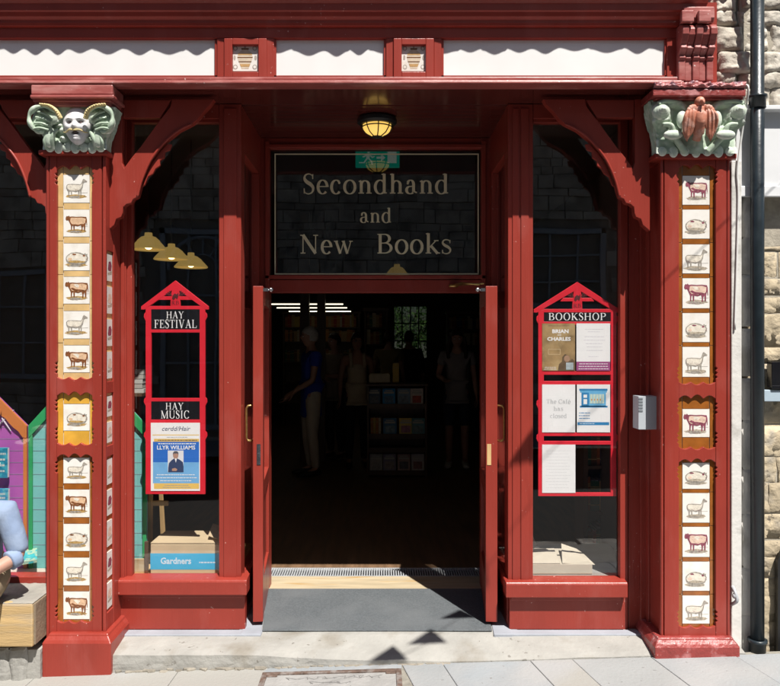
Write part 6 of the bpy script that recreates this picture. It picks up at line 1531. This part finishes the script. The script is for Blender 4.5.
# ---------------------------------------------------------------- bench and the seated man at the left edge
bz = .357
bn = thing('bench', (X(8, .0), .05, 0), 'short bench of pale oak and worn stone against the far-left window', 'bench')
xr = X(32.5, -.13)
m = MB(); m.box(-3.1, xr, -.13, -.062, Z(647.5, -.13), bz-.012); m.build('front_beam', mat('weathered_oak', (.52, .36, .17), .7, .2, 4, .3, 40, second=(.42, .34, .24), sscale=5, sthr=(.5, .68), vstretch=(.5, 5, 5)), bn, bevel=.008, fixn=True)
m = MB()
m.grid(lambda u, v: (-3.1+(xr+3.1)*u, -.128+.33*v, bz-.011+.004*noise.noise(Vector((u*40, v*6, 2)))), 120, 16)
m.box(-3.1, xr-.002, -.0615, .203, Z(647.5, -.13)+.02, bz-.0165)
m.build('seat_slab', mat('grey_bench_stone', (.30, .285, .25), .85, .2, 6, .5, 40), bn)
m = MB(); m.box(xr-.0018, xr+.010, -.118, .203, Z(646, -.13), bz-.014); m.build('end_board', mat('dark_bench_oak', (.24, .185, .125), .75, .25, 5, .4, 40), bn, bevel=.004, fixn=True)
m = MB()
for i in range(12): x = -3.1+i*.10; rock(m, x, x+.097, -.20, Z(650+rnd.uniform(-1, 2.5), -.1), -.075+rnd.uniform(-.008, .01), .012, .006, rnd.uniform(0, 30))
m.box(-3.2, X(46), -.07, .24, -.2, Z(650, -.1)-.012)
m.build('stone_footing', SLAB, bn)
P = dict(pelvis=(0, .02, .095), waist=(.0, .0, .24), chest=(.0, -.05, .38), upper=(.0, -.085, .48), neck=(0, -.12, .545), headb=(0, -.16, .61),
    shL=(.185, -.085, .478), elL=(.262, -.10, .245), wrL=(.12, -.30, .170), shR=(-.185, -.085, .478), elR=(-.26, -.10, .235), wrR=(-.08, -.32, .18),
    hipL=(.095, .0, .085), knL=(.16, -.42, .10), anL=(.16, -.42, -.33), hipR=(-.095, .0, .085), knR=(-.16, -.42, .10), anR=(-.16, -.42, -.33), toL=(.17, -.58, -.385), toR=(-.17, -.58, -.385))
SHIRT = mat('pale_blue_shirt', (.22, .29, .43), .85, .08, 12, .9, 11, second=(.27, .34, .47), sscale=9, sthr=(.45, .65))
mp = person((X(-22, -.02), -.02, bz-.005), R(4), 1.0, 'seated man in a pale blue shirt, khaki trousers and white hat at the left edge', P, 0, SHIRT, 2, fabric('khaki_cotton', (.30, .24, .15)), 1, BRH, .3, fabric('brown_leather', (.10, .05, .03), .5), None, fabric('white_straw_hat', (.70, .69, .64)), R(18), 0, .006, False, .6, hem=0)
sb = MB(); 
sb.tube(cat3([(.085, -.215, .40), (.105, -.150, .515), (.10, -.06, .545), (.085, .05, .46)], 6), [(.020, .006)]*19, 8); sb.build('brace', fabric('brown_strap', (.20, .13, .08)), mp, local=True, smooth=True)
cf = MB(); a, b = Vector(P['elL']), Vector(P['wrL']); d = (b-a)
cf.tube([a+d*.04, a+d*.10, a+d*.17, a+d*.24, a+d*.26], [.048, .053, .051, .053, .047], 18); cf.build('rolled_cuff', SHIRT, mp, local=True, smooth=True)
# ---------------------------------------------------------------- bunting strung above the street (its shadows fall on the step)
bt = thing('bunting', (1.0, -1.8, 3.6), 'string of little triangular flags crossing above the street, casting shadows on the step', 'bunting')
spots = [(.04, -.02, -.02), (.27, .10, .05), (.47, .40, .06)]
H = 3.7; pts = []
for i, (x, y, z) in enumerate([(-.25, -.22, -.02)]+spots+[(.70, .62, .06)]):
    b = Vector((x+H*.242, y-H*.526, z+H)); pts.append(b)
    if i in (0, 4): continue
    m = MB(); m.add([b+Vector((-.115, -.01, 0)), b+Vector((.115, .01, 0)), b+Vector((.02, .15, -.012))], [(0, 1, 2)]); m.build('flag', mat('bunting_red', (.5, .05, .05), .8, 0) if i % 2 else mat('bunting_blue', (.05, .1, .4), .8, 0), bt)
zq = 1.02; H2 = 2.7; b = Vector((X(524, .24)+H2*.242, .24-H2*.526, zq+H2)); pts.append(b)
m = MB(); m.add([b+Vector((-.10, -.01, 0)), b+Vector((.10, .01, 0)), b+Vector((.02, .15, -.01))], [(0, 1, 2)]); m.build('flag', MATS['bunting_red'], bt)
m = MB(); m.tube([Vector((-3, -4.5, 4.4))]+pts+[Vector((3.2, -.3, 4.1))], .003, 5); m.build('cord', BLACK, bt)
EXPOSURE = 0.6
# ================================================================ LIGHT, SKY, CAMERA
K = 1.9; sdir = Vector((-.46, 1.0, -K)).normalized()
sun = bpy.data.lights.new('sun', 'SUN'); sun.energy = 5.0; sun.angle = R(0.5); sun.color = (1.0, 0.955, 0.89)
so_ = bpy.data.objects.new('sun', sun); COL.objects.link(so_); so_.rotation_euler = sdir.to_track_quat('-Z', 'Y').to_euler(); so_.location = (2, -4, 9)
w = bpy.data.worlds.new('World'); scene.world = w; w.use_nodes = True
nt = w.node_tree; bg = nt.nodes['Background']; sk = nt.nodes.new('ShaderNodeTexSky'); sk.sky_type = 'NISHITA'; sk.sun_disc = False
tos = -sdir; sk.sun_elevation = math.asin(tos.z); sk.sun_rotation = math.atan2(tos.x, tos.y)
nt.links.new(sk.outputs['Color'], bg.inputs['Color']); bg.inputs['Strength'].default_value = 0.05
cam = bpy.data.cameras.new('camera'); co_ = bpy.data.objects.new('camera', cam); COL.objects.link(co_)
co_.location = (0, -D, EYE); co_.rotation_euler = (PI/2, 0, 0)
cam.sensor_fit = 'HORIZONTAL'; cam.sensor_width = 36; cam.lens = 36*S*D/780
cam.shift_x = (390-CX)/780; cam.shift_y = (CY-343)/780
cam.clip_start = 0.05; cam.clip_end = 600
scene.camera = co_
scene.view_settings.view_transform = 'Standard'; scene.view_settings.look = 'None'
scene.view_settings.exposure = EXPOSURE; scene.view_settings.gamma = 1.0; scene.view_settings.use_curve_mapping = False
